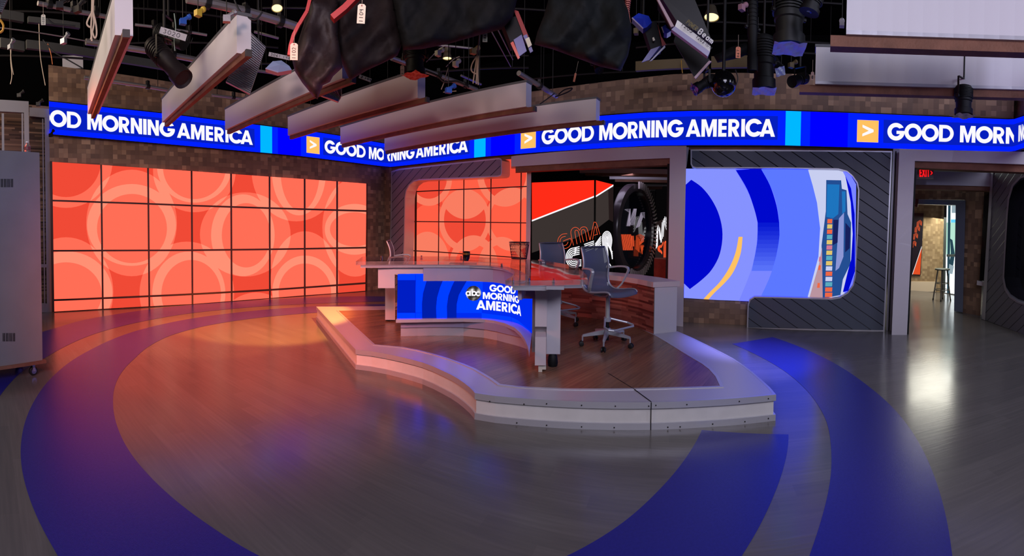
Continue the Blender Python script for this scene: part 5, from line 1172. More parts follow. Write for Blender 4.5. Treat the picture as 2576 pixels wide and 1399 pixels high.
# ------------------------------------------------------------------ drafting chairs
MESH = bpy.data.materials.new('blue_grey_chair_mesh'); MESH.use_nodes = True; nt = MESH.node_tree; bb = nt.nodes['Principled BSDF']; bb.inputs['Base Color'].default_value = lin((92, 96, 116)); bb.inputs['Roughness'].default_value = .6
oo = nt.nodes['Material Output']; tr = nd(nt, 'ShaderNodeBsdfTransparent'); mx = nd(nt, 'ShaderNodeMixShader'); mx.inputs[0].default_value = .74; nt.links.new(tr.outputs[0], mx.inputs[1]); nt.links.new(bb.outputs[0], mx.inputs[2]); nt.links.new(mx.outputs[0], oo.inputs[0])
CHM = mat('pale_grey_chair_frame', (176, 178, 184), .35, .35); CHG = mat('chair_column_grey', (196, 198, 192), .3, .5)
def make_chair():
    r_ = thing('drafting_chair', (0, 0, 0), 'x', 'chair', 'mesh drafting chairs around the news desk')
    # sling: seat into backrest, local x = forward, y = left
    prof = [(.245, .610), (.235, .642), (.20, .660), (.12, .655), (.02, .640), (-.08, .632), (-.15, .640), (-.205, .67), (-.232, .72), (-.240, .79), (-.228, .87), (-.225, .95), (-.24, 1.03), (-.268, 1.10), (-.285, 1.135)]
    prof = sm(prof, 3); wid = lambda i: .215 if i < len(prof)*.45 else lerp(.215, .185, (i/len(prof)-.45)/.55)
    mb = MB(); R = []; NX = 9
    for i, (x, z) in enumerate(prof):
        w = wid(i); R.append([mb.vert((x-(.03*(1-abs(2*j/(NX-1)-1)**2) if z > .75 else 0), lerp(-w, w, j/(NX-1)), z-(.02*(1-abs(2*j/(NX-1)-1)**2) if z <= .68 else 0))) for j in range(NX)])
    for A, B in zip(R, R[1:]):
        for j in range(NX-1): mb.face((A[j], A[j+1], B[j+1], B[j]))
    o = mb.build('mesh_sling', MESH, r_, smooth=True, origin=(0, 0, .6)); md = o.modifiers.new('s', 'SOLIDIFY'); md.thickness = .006; o['label'] = 'blue grey mesh seat and back'
    for s in (-1, 1):
        mb = MB(); mb.tube([(x, s*(wid(i)+.004), z) for i, (x, z) in enumerate(prof)][2:], [.010+.006*(1-abs(2*i/(len(prof)-3)-1)) for i in range(len(prof)-2)], 0, 8); mb.build('side_rail', CHM, r_, smooth=True)
    mb = MB(); mb.tube([(-.285, y, 1.137) for y in (-.19, -.1, 0, .1, .19)], .012); mb.build('top_bar', MESH if False else mat('chair_dark_grey', (66, 68, 82), .5), r_, smooth=True)
    for s in (-1, 1):
        mb = MB(); P = [(-.09, s*.225, .64), (-.045, s*.262, .70), (.0, s*.285, .80), (.03, s*.292, .86), (.025, s*.29, .89), (-.01, s*.286, .905), (-.09, s*.27, .905), (-.17, s*.245, .895), (-.225, s*.205, .885)]
        P = sm([(a, b) for a, b, c in P], 3), sm([(a, c) for a, b, c in P], 3); Q = [(a[0], a[1], b[1]) for a, b in zip(*P)]
        for a, b in zip(Q, Q[1:]): mb.bar(a, b, .038, .016, 0, Vector((0, 1, 0)) if False else Vector((0, 0, 1)))
        mb.tube(Q, .012, 0, 6); mb.build('armrest', CHM, r_)
    mb = MB(); 
    for s in (-1, 1): mb.tube(sm([(-.215, .0), (-.16, .0)], 1) and [(-.225, s*.19, .70), (-.2, s*.17, .635), (-.13, s*.14, .60), (-.02, s*.10, .585), (.08, s*.12, .60), (.17, s*.17, .635)], .014, 0, 8)
    mb.box((-.03, 0, .59), (.18, .14, .045)); mb.box((-.12, 0, .60), (.05, .3, .02)); mb.box((.1, 0, .605), (.04, .26, .02)); mb.build('seat_frame', CHM, r_)
    mb = MB(); mb.lathe((-.02, 0, .30), (0, 0, 1), [(0, .028), (.28, .028)], 0, 20); mb.build('column', CHG, r_, autos=True)
    mb = MB(); mb.lathe((-.02, 0, .06), (0, 0, 1), [(0, .02), (.28, .02)], 0, 16); mb.lathe((-.02, 0, .17), (0, 0, 1), [(0, .03), (.05, .028)], 0, 16); mb.build('gas_lift', BLACK, r_, autos=True)
    mb = MB(); a = (.0, .05, .31); 
    mb.tube([(-.02, .04, .31), (.12, .19, .262), (.20, .205, .245), (.235, .17, .24), (.25, -.17, .24), (.215, -.205, .245), (.13, -.19, .262), (-.02, -.04, .31)], .0125, 0, 8); mb.lathe((-.02, 0, .28), (0, 0, 1), [(0, .042), (.05, .042)], 0, 16); mb.build('foot_ring', CHM, r_)
    mb = MB(); mb.lathe((-.02, 0, .13), (0, 0, 1), [(0, .03), (.01, .05), (.06, .045), (.075, .03)], 0, 18)
    cs_ = []
    for k in range(5):
        a = radians(72*k+20); e = Vector((cos(a), sin(a), 0)); b0 = Vector((-.02, 0, .165)); b1 = b0+e*.29-Vector((0, 0, .045))
        sd = Vector((-e.y, e.x, 0)); mb.hexa([b0+sd*.026-Vector((0, 0, .03)), b0-sd*.026-Vector((0, 0, .03)), b1-sd*.012-Vector((0, 0, .012)), b1+sd*.012-Vector((0, 0, .012))], [b0+sd*.022+Vector((0, 0, .03)), b0-sd*.022+Vector((0, 0, .03)), b1-sd*.011+Vector((0, 0, .012)), b1+sd*.011+Vector((0, 0, .012))])
        mb.tube([b1, b1-Vector((0, 0, .06))], .010); cs_.append((b1, sd, e))
    mb.build('star_base', CHM, r_)
    for b1, sd, e in cs_:
        mb = MB(); c = Vector((b1.x, b1.y, .028))+e*.012
        for s in (-1, 1): mb.lathe(c+sd*(.010*s-.007*(1-s)/2*0), sd*s, [(0, .026), (.003, .028), (.013, .028), (.016, .022)], 0, 18)
        mb.box(c+Vector((0, 0, .01)), (.018, .018, .05)); mb.build('caster', RUBBER, r_, autos=True)
    return r_
ch = make_chair()
def place(o, x, y, deg, lab): p = G(x, y, SZ); o.location = (p.x, p.y, SZ+.003); o.rotation_euler = (0, 0, radians(deg)); o['label'] = lab
place(ch, 1530, 870, -58, 'grey mesh drafting chair in full view right of the desk, facing the credenza end')
c2_ = copy_tree(ch); place(c2_, 1408, 815, -66, 'grey mesh drafting chair partly hidden behind the right half of the desk')
c3_ = copy_tree(ch); place(c3_, 1022, 790, 8, 'grey mesh drafting chair seen edge on behind the left end of the desk')
# ------------------------------------------------------------------ ceiling beams
ZBM = 3.35
def beam_arc(p0, p1, T, w, r_, ext0, ext1, wood, wh, z):
    def loop(x0, x1, o0, o1, z0, z1, m, nm):
        mb = MB(); R = []
        for i in range(13):
            x = lerp(x0, x1, i/12); y = lerp(p0[1], p1[1], (x-p0[0])/(p1[0]-p0[0])); p = G(x, y, z).xy; e = p.normalized()
            a, b = p+e*o0, p+e*o1; R.append([mb.vert((a.x, a.y, z+z0)), mb.vert((b.x, b.y, z+z0)), mb.vert((b.x, b.y, z+z1)), mb.vert((a.x, a.y, z+z1))])
        for A, B in zip(R, R[1:]):
            for k in range(4): mb.face((A[k], A[(k+1) % 4], B[(k+1) % 4], B[k]))
        mb.face(R[0][::-1]); mb.face(R[-1]); return mb.build(nm, m, r_)
    loop(p0[0], p1[0], 0, w, 0, T, WHITE, 'beam_body'); loop(p0[0], p1[0]-2, -.006, w+.006, T-.002, T+.03, mat('grey_beam_cap', (92, 94, 96), .5), 'top_cap')
    loop(p0[0], p1[0]+1, -.004, w+.004, -.001, .035, ALU, 'silver_lip'); loop(p0[0], p1[0]-ext1*230, w/2-wood/2, w/2+wood/2, -wh, -.001, BROWNW, 'wood_strip')
def beam(p0, p1, T, w, label, ext0=.02, ext1=.12, wood=.06, side=1, group='white beams over the studio', z=ZBM, wh=.065, shift=0.0, curved=False):
    A, B = G(*p0, z), G(*p1, z); d = (B-A).normalized(); n = Vector((d.y, -d.x, 0))
    if n.dot(Vector((A.x+B.x, A.y+B.y, 0))) < 0: n = -n
    n = n*side; r_ = thing('ceiling_beam', (A+B)/2, label, 'beam', group)
    U = Vector((0, 0, 1)); mb = MB()
    if curved: return beam_arc(p0, p1, T, w, r_, ext0, ext1, wood, wh, z)
    mb.hexa([A, B, B+n*w, A+n*w], [A+U*T, B+U*T, B+n*w+U*T, A+n*w+U*T]); mb.build('beam_body', WHITE, r_)
    mb = MB(); e = d*.012
    for s0, s1, zz in ((0, .014, T), ):
        mb.hexa([A-e-n*.006+U*(T-.002), B+e-n*.006+U*(T-.002), B+e+n*(w+.006)+U*(T-.002), A-e+n*(w+.006)+U*(T-.002)], [A-e-n*.006+U*(T+.03), B+e-n*.006+U*(T+.03), B+e+n*(w+.006)+U*(T+.03), A-e+n*(w+.006)+U*(T+.03)])
    mb.build('top_cap', mat('grey_beam_cap', (92, 94, 96), .5), r_)
    mb = MB(); c = n*(w/2+shift); a = A+c-d*ext0; b = B+c+d*ext1
    mb.hexa([a-n*wood/2-U*wh, b-n*wood/2-U*wh, b+n*wood/2-U*wh, a+n*wood/2-U*wh], [a-n*wood/2, b-n*wood/2, b+n*wood/2, a+n*wood/2]); o = mb.build('wood_strip', BROWNW, r_)
    mb = MB(); mb.hexa([b-n*(wood/2+.003)-U*(wh+.002)-d*.03, b-n*(wood/2+.003)-U*(wh+.002)+d*.003, b+n*(wood/2+.003)-U*(wh+.002)+d*.003, b+n*(wood/2+.003)-U*(wh+.002)-d*.03], [b-n*(wood/2+.003)+U*.004-d*.03, b-n*(wood/2+.003)+U*.004+d*.003, b+n*(wood/2+.003)+U*.004+d*.003, b+n*(wood/2+.003)+U*.004-d*.03]); mb.build('end_cap', mat('dark_end_cap', (64, 64, 62), .5), o)
    for t in (.2, .8):
        q_ = A.lerp(B, t)+n*w/2+U*(T+.03); mb = MB(); mb.tube([q_, Vector((q_.x, q_.y, CEIL))], .004, 0, 5); mb.build('hanging_wire', DSTEEL, r_)
beam((220.6, 287), (289, 88), .40, .17, 'white ceiling beam furthest left, running steeply down over the letter M of the ribbon')
beam((407.5, 308), (596, 133), .385, .16, 'white ceiling beam with square white end beside a ribbed silver panel, second from the left')
beam((566, 327), (861, 197), .37, .16, 'white ceiling beam passing behind the hanging dark cloth, third from the left')
beam((724, 341), (1050.5, 246), .36, .16, 'white ceiling beam whose far end tip touches the dark blue block of the ribbon, fourth from the left')
beam((856, 362.3), (1323, 268), .355, .16, 'white ceiling beam with blunt end under a diagonal steel pipe, fifth from the left')
beam((967, 379.5), (1499, 302), .35, .16, 'lowest and longest white ceiling beam, ending over the ribbon letters at centre')
beam((2590, 226), (2050.5, 211), .44, .18, 'pale beam above the right part of the ribbon, lower of the two at upper right', ext0=.3, ext1=.17, wood=.11, side=1, wh=.09, curved=True)
beam((2590, 101.5), (2128.5, 86), .50, .18, 'large pale beam cut by the top right corner of the picture', ext0=.3, ext1=.17, wood=.13, side=1, wh=.10, curved=True)
# ------------------------------------------------------------------ rigging: pipes
def pipe(pts, z, r, label, mt=None, n=10, clamps=0, name='rigging_pipe', cat='pipe', group='steel pipes of the ceiling grid', hang=True):
    P = [G(x, y, z) for x, y in pts]; A, B = P[0], P[-1]
    r_ = thing(name, (A+B)/2, label, cat, group); mb = MB(); mb.tube(P, r, 0, n); mb.build('pipe', mt or STEEL, r_, autos=True)
    d = (B-A).normalized()
    for i in range(clamps):
        c = A.lerp(B, (i+.5)/clamps); mb = MB(); mb.lathe(c-d*.03, d, [(0, r*1.5), (.06, r*1.5)], 0, 10); mb.box(c+Vector((0, 0, .05)), (.05, .05, .09)); mb.build('clamp', DSTEEL, r_)
    if hang:
        for t in (.12, .88):
            c = A.lerp(B, t); mb = MB(); mb.tube([c, Vector((c.x, c.y, CEIL))], .006, 0, 5); mb.build('drop_rod', DSTEEL, r_)
    return r_
pipe([(95, 8), (190, 28), (268, 42)], 4.3, .028, 'pale taped pipe at the top left, left of the first beam', clamps=3)
pipe([(340, 62), (520, 88)], 4.6, .02, 'thin pipe high between the first two beams', clamps=2)
pipe([(216, 105), (330, 122), (500, 152)], 4.2, .045, 'thick pipe crossing behind the first beam with a rope end', clamps=2)
pipe([(0, 70), (120, 86), (216, 103)], 4.2, .008, 'thin steel rod at the upper left', hang=False)
pipe([(212, 195), (300, 207), (420, 226)], 3.95, .03, 'short silver pipe in front of the left brick wall', clamps=2)
pipe([(533, 239), (640, 252)], 3.95, .022, 'short silver pipe in front of the brick behind the second beam', clamps=1)
pipe([(470, -4), (600, 24), (745, 66)], 4.1, .05, 'thick pipe above the end of the second beam', clamps=3)
pipe([(648, 178), (730, 190)], 4.0, .022, 'pale pipe between the second and third beams', clamps=1)
pipe([(700, 96), (640, 80)], 4.7, .02, 'small high pipe left of the cream tag 1102')
pipe([(985, 146), (1065, 176), (1200, 226)], 3.95, .035, 'cabled diagonal pipe behind the fourth beam end', clamps=3)
pipe([(1305, 184), (1400, 242)], 3.9, .04, 'diagonal pipe ending in a clamp above the brick wall at centre', clamps=1)
pipe([(1085, 112), (1190, 122)], 4.8, .02, 'high lit pipe above the round ceiling lamp')
pipe([(1160, 190), (1210, 212)], 4.3, .02, 'short pale pipe beside the coiled rope')
pipe([(1237, 80), (1285, 168)], 4.2, .008, 'thin rod of an open frame beside the coiled rope', hang=False)
pipe([(1252, 74), (1290, 150)], 4.2, .008, 'second thin rod of an open frame beside the coiled rope', hang=False)
pipe([(1580, 60), (1450, 45)], 5.0, .02, 'dim high pipe behind the black wrapped lamp')
for i, (a_, b_, z_) in enumerate((((0, 28), (250, 40), 5.2), ((0, 140), (240, 150), 4.5), ((330, 20), (660, 60), 5.3), ((300, 110), (700, 120), 4.9), ((660, 20), (900, 28), 5.2), ((1000, 190), (1330, 170), 4.4), ((1080, 150), (1330, 140), 4.9), ((1240, 20), (1420, 30), 5.3), ((1560, 60), (2000, 70), 5.0), ((1600, 120), (2100, 110), 4.7), ((1700, 20), (2120, 10), 5.3), ((1330, 200), (1600, 180), 4.5), ((450, 170), (700, 160), 4.6), ((1850, 130), (2120, 140), 4.5))):
    lb = ['far left top', 'far left under the first rods', 'top left between beams', 'left behind hanging lamps', 'top behind the cloths', 'centre behind the round lamp', 'centre above the round lamp', 'top centre right of the large cloth', 'upper right behind the soft light', 'upper right below the soft light', 'top right', 'centre above the brick wall', 'left behind the ribbed panel', 'right behind the black lamps'][i]
    pipe([a_, b_], z_, .018, 'dim dark grid pipe, '+lb, DSTEEL, 6)
# trays and boards
TR = mat('grey_cable_tray', (62, 62, 60), .6)
for pts, z, w_, lb in (((( 0, 108), (60, 118)), 4.3, .1, 'dusty grey cable tray at the left edge'), (((66, 112), (240, 136)), 4.3, .09, 'grey cable tray above the left brick wall'), (((245, 140), (420, 168)), 4.3, .09, 'grey cable tray behind the first beam'), (((0, 36), (58, 46)), 4.6, .09, 'grey ducting strip at the top left edge'), (((70, 50), (200, 66)), 4.7, .06, 'pale fluorescent fitting body at the upper left'), (((1600, 168), (1760, 160)), 4.05, .10, 'olive steel girder left part above the brick wall'), (((1790, 158), (1880, 156)), 4.05, .12, 'olive steel girder right part behind the black dome')):
    A, B = G(*pts[0], z), G(*pts[1], z); mb = MB(); mb.bar(A, B, .06, w_*1.4)
    tag(mb.build('cable_tray' if 'tray' in lb else ('steel_girder' if 'girder' in lb else 'ceiling_fitting'), TR if 'olive' not in lb else mat('olive_steel', (92, 78, 48), .6)), lb, 'ceiling part', 'long metal members under the ceiling')
mb = MB(); pq(mb, 157, 209, 140, 172, 8.6, .05); tag(mb.build('wall_notice', GREYW), 'pale board behind the top of the left brick wall', 'board')
# ------------------------------------------------------------------ lamps
def can(label, p0, p1, D0, D1, r, mt=None, gel=None, name='stage_lamp', prof=None, group='stage lamps under the ceiling', fins=True, mouth=None):
    A, B = P3(*p0, D0), P3(*p1, D1); d = (B-A); L = d.length; d.normalize()
    r_ = thing(name, A, label, 'lamp', group); mt = mt or BLACK
    pr = prof or [(0, .55), (.04, .9), (.1, 1), (.55, 1), (.57, .9), (.8, .9), (.82, 1.06), (1, 1.06)]
    mb = MB(); mb.lathe(A, d, [(0, 0)]+[(t*L, k*r) for t, k in pr]+[(L*.97, r*.8)], 0, 22)
    if fins:
        for i in range(7): mb.lathe(A+d*L*(.12+i*.05), d, [(0, r), (.002, r*1.12), (.012, r*1.12), (.014, r)], 0, 18)
    mb.build('housing', mt, r_, autos=True)
    mb = MB(); mb.lathe(A+d*L*.9, d, [(0, r*.85), (.01, r*.7), (.015, 0)], 0, 20); mb.build('lens', BLACKG, r_)
    s = d.cross(Vector((0, 0, 1))); s = s.normalized() if s.length > .1 else Vector((1, 0, 0)); c = A+d*L*.45; top = c+Vector((0, 0, r*2.2))
    mb = MB(); w2 = r*1.18; mb.bar(c+s*w2, c+s*w2+Vector((0, 0, r*2.2)), .025, .006, 0, s); mb.bar(c-s*w2, c-s*w2+Vector((0, 0, r*2.2)), .025, .006, 0, s); mb.bar(c-s*w2+Vector((0, 0, r*2.2)), c+s*w2+Vector((0, 0, r*2.2)), .03, .008)
    mb.lathe(c+s*w2*.98, s, [(0, .022), (.03, .022)], 0, 10); mb.lathe(c-s*w2*.98, -s, [(0, .022), (.03, .022)], 0, 10); mb.tube([top, Vector((top.x, top.y, CEIL))], .016, 0, 8); mb.build('yoke', DSTEEL, r_)
    if gel:
        mb = MB(); a = s; b = d.cross(s).normalized(); k = r*1.05; e = B+d*.02
        ang_ = .5; a2 = a*cos(ang_)+b*sin(ang_); b2 = -a*sin(ang_)+b*cos(ang_); n_ = 8; V = []
        for i in range(n_+1):
            V.append([mb.vert(e+a2*lerp(-k, k, i/n_)+b2*lerp(-k, k, j/n_)+d*(random.uniform(-.004, .004)+.007*sin(i*1.3+j*.8))) for j in range(n_+1)])
        for i in range(n_):
            for j in range(n_): mb.face((V[i][j], V[i+1][j], V[i+1][j+1], V[i][j+1]))
        o = mb.build('gel_sheet', gel, r_)
    return r_
GELO = mat('orange_gel', (220, 84, 56), .3); COPPER = mat('warm_lit_black', (46, 36, 34), .5)
can('black profile lamp pointing down right in front of the left end of the second beam', (378, 108), (462, 200), 5.4, 5.0, .11, mat('brown_black_housing', (24, 18, 18), .5))
can('dark lamp with white number strip 3020 high between the first beams', (392, 78), (465, 105), 5.6, 5.4, .10)
can('black straight-hung lamp with an orange gel over the fourth beam end', (1043, 110), (1043, 186), 5.6, 5.6, .125, BLACK, GELO)
can('black lamp with a wide blue gel hanging right of centre', (1985, -30), (1985, 118), 4.4, 4.4, .15, mat('green_black_housing', (22, 24, 23), .5), GELB)
can('slim black lamp with crumpled foil mouth, left of the blue gel lamp', (1920, 90), (1922, 226), 5.6, 5.6, .14, BLACK, GELW)
can('black spot lamp over the ribbon above the right doorway', (2424, 215), (2424, 288), 5.3, 5.3, .105, BLACK, GELW)
can('small black spot pointing sideways near the lower right beam', (2028, 195), (1992, 206), 5.9, 5.6, .07, BLACK)
can('black ribbed lamp cut by the picture top beside the large pale beam', (2050, -20), (2035, 32), 3.9, 3.9, .085, BLACK)
can('black vertical lamp body between the dome and the foil lamp', (1893, -20), (1893, 180), 5.2, 5.2, .06, BLACK, None)
can('small dark lamp under the large dark sail of cloth at centre', (1500, 150), (1508, 178), 5.2, 5.1, .05, BLACK, None)
can('small blue mouthed lamp behind the foil lamp', (1945, 150), (1962, 178), 6.0, 5.8, .06, BLACK, GELB)
# ribbed silver light panels
def panel(label, q4, D, name='ribbed_light_panel', n=26, th=.06):
    P = [P3(x, y, D+dd) for (x, y), dd in zip(q4, (0, 0, 0, 0))]; vd_ = Vector((P[0].x, P[0].y, 0)).normalized()
    r_ = thing(name, P[3], label, 'lamp'); mb = MB(); mb.hexa([p+vd_*th for p in P], P); mb.build('tray', ALUD, r_)
    mb = MB()
    for i in range(n):
        t = (i+.5)/n; a = P[0].lerp(P[3], t); b = P[1].lerp(P[2], t); mb.tube([a-vd_*.008, b-vd_*.008], .006, 0, 6)
    o = mb.build('ribs', CHROME, r_); o['kind'] = 'stuff'
    mb = MB(); c = (P[0]+P[1])/2+vd_*.05; mb.tube([c, Vector((c.x, c.y, CEIL))], .012, 0, 6); mb.build('hanger', DSTEEL, r_)
panel('large ribbed silver light panel behind the end of the second beam', [(632, 82), (669, 118), (628, 236), (568, 205)], 5.6)
panel('small ribbed silver light panel below the third beam', [(860, 222), (858, 243), (850, 256), (806, 240)], 6.2, n=10)
panel('ribbed silver light panel at the top left corner of the picture', [(-20, -20), (26, -20), (4, 30), (-20, 24)], 4.6, n=10)
# soft box with number strip
sb = thing('soft_light', P3(1720, 60, 4.2), 'big black light with a long white strip numbered 1203 at upper right of centre', 'lamp')
def poly_box(pts, D, th, mt, name, parent, dz=0):
    P = [P3(x, y, D) for x, y in pts]; v_ = Vector((P[0].x, P[0].y, 0)).normalized()*th; mb = MB(); mb.hexa([p+v_ for p in P], P); return mb.build(name, mt, parent)
poly_box([(1655, -20), (1740, -20), (1790, 100), (1700, 50)], 4.3, .35, mat('lamp_black_plastic', (11, 11, 12), .5), 'housing', sb)
o = poly_box([(1704, 50), (1788, 116), (1786, 130), (1698, 66)], 4.18, .03, mat('white_tape', (226, 224, 218), .6), 'tape_strip', sb)
poly_box([(1698, 66), (1786, 130), (1780, 142), (1689, 74)], 4.16, .06, mat('lavender_tray', (150, 146, 176), .4), 'gel_tray', sb)
poly_box([(1700, 86), (1786, 150), (1748, 196), (1728, 160), (1695, 104)], 4.5, .02, BLACK, 'barn_door', sb)
poly_box([(1784, 152), (1790, 154), (1750, 198), (1746, 194)], 4.45, .02, mat('pink_grey_edge', (168, 140, 146), .5), 'door_edge', sb)
poly_box([(1648, -10), (1654, -10), (1696, 66), (1688, 68)], 4.25, .03, mat('pink_grey_edge', (168, 140, 146), .5), 'frame_edge', sb)
DIG = {'0': [[(.5, 1), (.15, .85), (.05, .5), (.15, .15), (.5, 0), (.85, .15), (.95, .5), (.85, .85), (.5, 1)]], '1': [[(.45, 1), (.45, 0)]], '2': [[(.1, .8), (.4, 1), (.85, .8), (.75, .5), (.1, 0), (.9, 0)]], '3': [[(.15, .95), (.8, .9), (.5, .55), (.9, .3), (.5, 0), (.1, .1)]],
 '4': [[(.2, 1), (.15, .5), (.8, .5)], [(.75, 1), (.75, 0)]], '8': [[(.5, .5), (.15, .75), (.5, 1), (.85, .75), (.5, .5), (.1, .22), (.5, 0), (.9, .22), (.5, .5)]], '/': [[(.8, 1), (.2, 0)]], '9': [[(.85, .7), (.5, .5), (.15, .75), (.5, 1), (.85, .75), (.8, .3), (.6, 0)]], '6': [[(.8, 1), (.3, .6), (.1, .25), (.5, 0), (.9, .25), (.5, .5), (.2, .35)]], '7': [[(.1, 1), (.9, 1), (.4, 0)]]}
def scribble(text, o, u, v, h, w, name, parent, mt=None, th=.0022, gap=.35):
    """handwriting on a card: O origin, U reading direction, V up direction, H height, W width of a character"""
    mb = MB(); x = 0; n = u.cross(v).normalized()
    for c in text:
        if c == ' ': x += w*.8; continue
        for L in DIG.get(c, []):
            P = [o+u*(x+a*w)+v*(b*h) for a, b in L]
            for a, b in zip(P, P[1:]): mb.bar(a, b, th, th, 0, n)
        x += w*(1+gap)
    return mb.build(name, mt or INK, parent)
def card(label, cx, cy, wpx, hpx, D, text, rot=0, mt=None, string=30, upward=True):
    c = P3(cx, cy, D); e = Vector((c.y, -c.x, 0)).normalized(); z = Vector((0, 0, 1)); k = D/F
    e2 = e*cos(rot)+z*sin(rot); z2 = -e*sin(rot)+z*cos(rot); w_, h_ = wpx*k/2, hpx*k/2; nn_ = Vector((-c.x, -c.y, 0)).normalized()
    r_ = thing('number_tag', c-z2*h_, label, 'tag', 'paper number tags on the rig'); ch = w_*.45
    pts = [(-w_, -h_), (w_, -h_), (w_, h_-ch), (w_-ch, h_), (-w_+ch, h_), (-w_, h_-ch)]
    mb = MB(); mb.hexa([c+e2*a+z2*b for a, b in pts], [c+e2*a+z2*b+nn_*.003 for a, b in pts]); mb.build('paper', mt or PAPER, r_)
    mb = MB(); mb.lathe(c+z2*(h_*.82)+nn_*.002, nn_, [(0, w_*.18), (.003, w_*.18)], 0, 12); mb.build('eyelet', REDP, r_)
    mb = MB(); mb.tube([c+z2*h_*.82+nn_*.004, c+z2*(h_+string*k)], .0016, 0, 5); mb.build('string', ROPE, r_)
    if text:
        n = len(text); cw = h_*1.45/(n*1.35)
        scribble(text, c+nn_*.005+e2*w_*.45-z2*h_*.88, z2, -e2, w_*.95, cw, 'handwriting', r_, None, .003)
card('cream number tag 1102 hanging from a red clamp on the left of the dark cloths', 739.5, 130, 19, 42, 3.8, '1102', -.02)
card('cream number tag 1104 at the top in front of the dark cloths', 909, 35, 20, 48, 3.3, '1104', -.06)
card('small dim number tag left of the first beam at the top left', 109, 50, 11, 26, 4.6, '1020')
card('dim number tag beside the coiled rope at upper centre', 1220, 93, 12, 25, 4.6, '186')
card('orange tinted number tag right of the black dome', 1857, 132, 12, 28, 4.9, '867', 0, mat('orange_tag', (214, 130, 96), .7))
card('small tilted tag above the centre brick wall edge', 1446, 195, 5, 22, 6.0, '', -.2, mat('orange_tag', (214, 130, 96), .7))
card('small number tag at the left end of the lower right beam', 2044, 191, 8, 20, 5.2, '8', 0, mat('dim_tag', (170, 140, 134), .7))
card('small number tag beside the orange gel lamp', 1012, 177, 10, 24, 5.5, '11', 0, mat('dim_tag', (170, 140, 134), .7))
def strip_card(label, a, b, hpx, D, text, mt=None):
    A, B = P3(*a, D), P3(*b, D); u = (B-A).normalized(); nn_ = Vector((-A.x, -A.y, 0)).normalized(); v = nn_.cross(u).normalized(); v = v if v.z > 0 else -v; h_ = hpx*D/F
    r_ = thing('label_strip', A, label, 'label'); mb = MB(); mb.hexa([A, B, B+nn_*.004, A+nn_*.004], [A+v*h_, B+v*h_, B+nn_*.004+v*h_, A+nn_*.004+v*h_]); mb.build('strip', mt or mat('grey_tape', (170, 168, 170), .6), r_)
    scribble(text, A+nn_*.006+u*h_*.5+v*h_*.2, u, v, h_*.6, h_*.5, 'handwriting', r_, None, .004)
strip_card('grey tape strip numbered 3020 high between the first two beams', (400, 84), (466, 104), 17, 5.0, '3020  11')
strip_card('grey tape strip between the ribbed panel and the dark cloths', (675, 141), (728, 152), 10, 5.2, '3061 148')
strip_card('grey tape strip at the end of the third beam', (902, 196), (932, 207), 9, 5.0, '2 144')
# number strip writing on the soft light
A = P3(1706, 62, 4.14); B = P3(1784, 124, 4.14); u_ = (B-A).normalized(); nn_ = Vector((-A.x, -A.y, 0)).normalized(); v_ = nn_.cross(u_).normalized(); v_ = v_ if v_.z > 0 else -v_
scribble('1203', A+u_*.02+v_*.012, u_, v_, .042, .025, 'handwriting', sb, None, .004); scribble('1203', A+u_*.20+v_*.006, u_, v_, .034, .018, 'handwriting', sb, None, .004); scribble('10/19', A+u_*.31+v_*.006, u_, v_, .026, .011, 'handwriting', sb, None, .003)
DIG.update({'P': [[(0, 0), (0, 1), (.7, 1), (.9, .75), (.7, .5), (0, .5)]], 'O': DIG['0'], 'W': [[(0, 1), (.25, 0), (.5, .7), (.75, 0), (1, 1)]], 'E': [[(.9, 1), (0, 1), (0, 0), (.9, 0)], [(0, .5), (.7, .5)]], 'R': [[(0, 0), (0, 1), (.7, 1), (.9, .75), (.7, .5), (0, .5), (.9, 0)]], 'B': [[(0, 0), (0, 1), (.7, 1), (.85, .75), (.6, .52), (0, .52), (.7, .5), (.9, .25), (.7, 0), (0, 0)]],
 'e': [[(.1, .35), (.9, .35), (.8, .62), (.5, .7), (.15, .55), (.1, .2), (.4, 0), (.85, .1)]], 'a': [[(.8, .5), (.5, .7), (.15, .5), (.15, .15), (.45, 0), (.8, .2)], [(.85, .7), (.85, 0)]], 'm': [[(0, 0), (0, .7)], [(0, .5), (.25, .7), (.45, .5), (.45, 0)], [(.45, .5), (.7, .7), (.9, .5), (.9, 0)]]})
scribble('POWER', A+u_*.05+v_*.055, u_, v_, .04, .018, 'housing_lettering', sb, mat('olive_lettering', (110, 96, 40), .5), .005); scribble('Beam', A+u_*.19+v_*.052, u_, v_, .05, .032, 'housing_lettering', sb, MATS['white_tape'], .009)
def beamtext(txt, st_, mt, nm):
    W_, g_ = layout(txt, .2)
    sets = [[[(px, py) for px, py in l] for l in loops] for c, loops in g_]
    return sets
card2 = P3(2042, 6, 3.85); e_ = Vector((card2.y, -card2.x, 0)).normalized(); mb = MB(); mb.hexa([card2-e_*.035-Vector((0, 0, .02)), card2+e_*.035-Vector((0, 0, .05)), card2+e_*.035+Vector((0, 0, .05)), card2-e_*.035+Vector((0, 0, .07))], [p-Vector((card2.x, card2.y, 0)).normalized()*.004 for p in (card2-e_*.035-Vector((0, 0, .02)), card2+e_*.035-Vector((0, 0, .05)), card2+e_*.035+Vector((0, 0, .05)), card2-e_*.035+Vector((0, 0, .07)))])
lsx = thing('label_strip', card2, 'white label reading 314 on the ribbed lamp at the picture top', 'label'); mb.build('strip', MATS['white_tape'], lsx)
scribble('314', card2-e_*.028-Vector((0, 0, .004))-Vector((card2.x, card2.y, 0)).normalized()*.007, e_, Vector((0, 0, 1)), .035, .014, 'handwriting', lsx, None, .004)
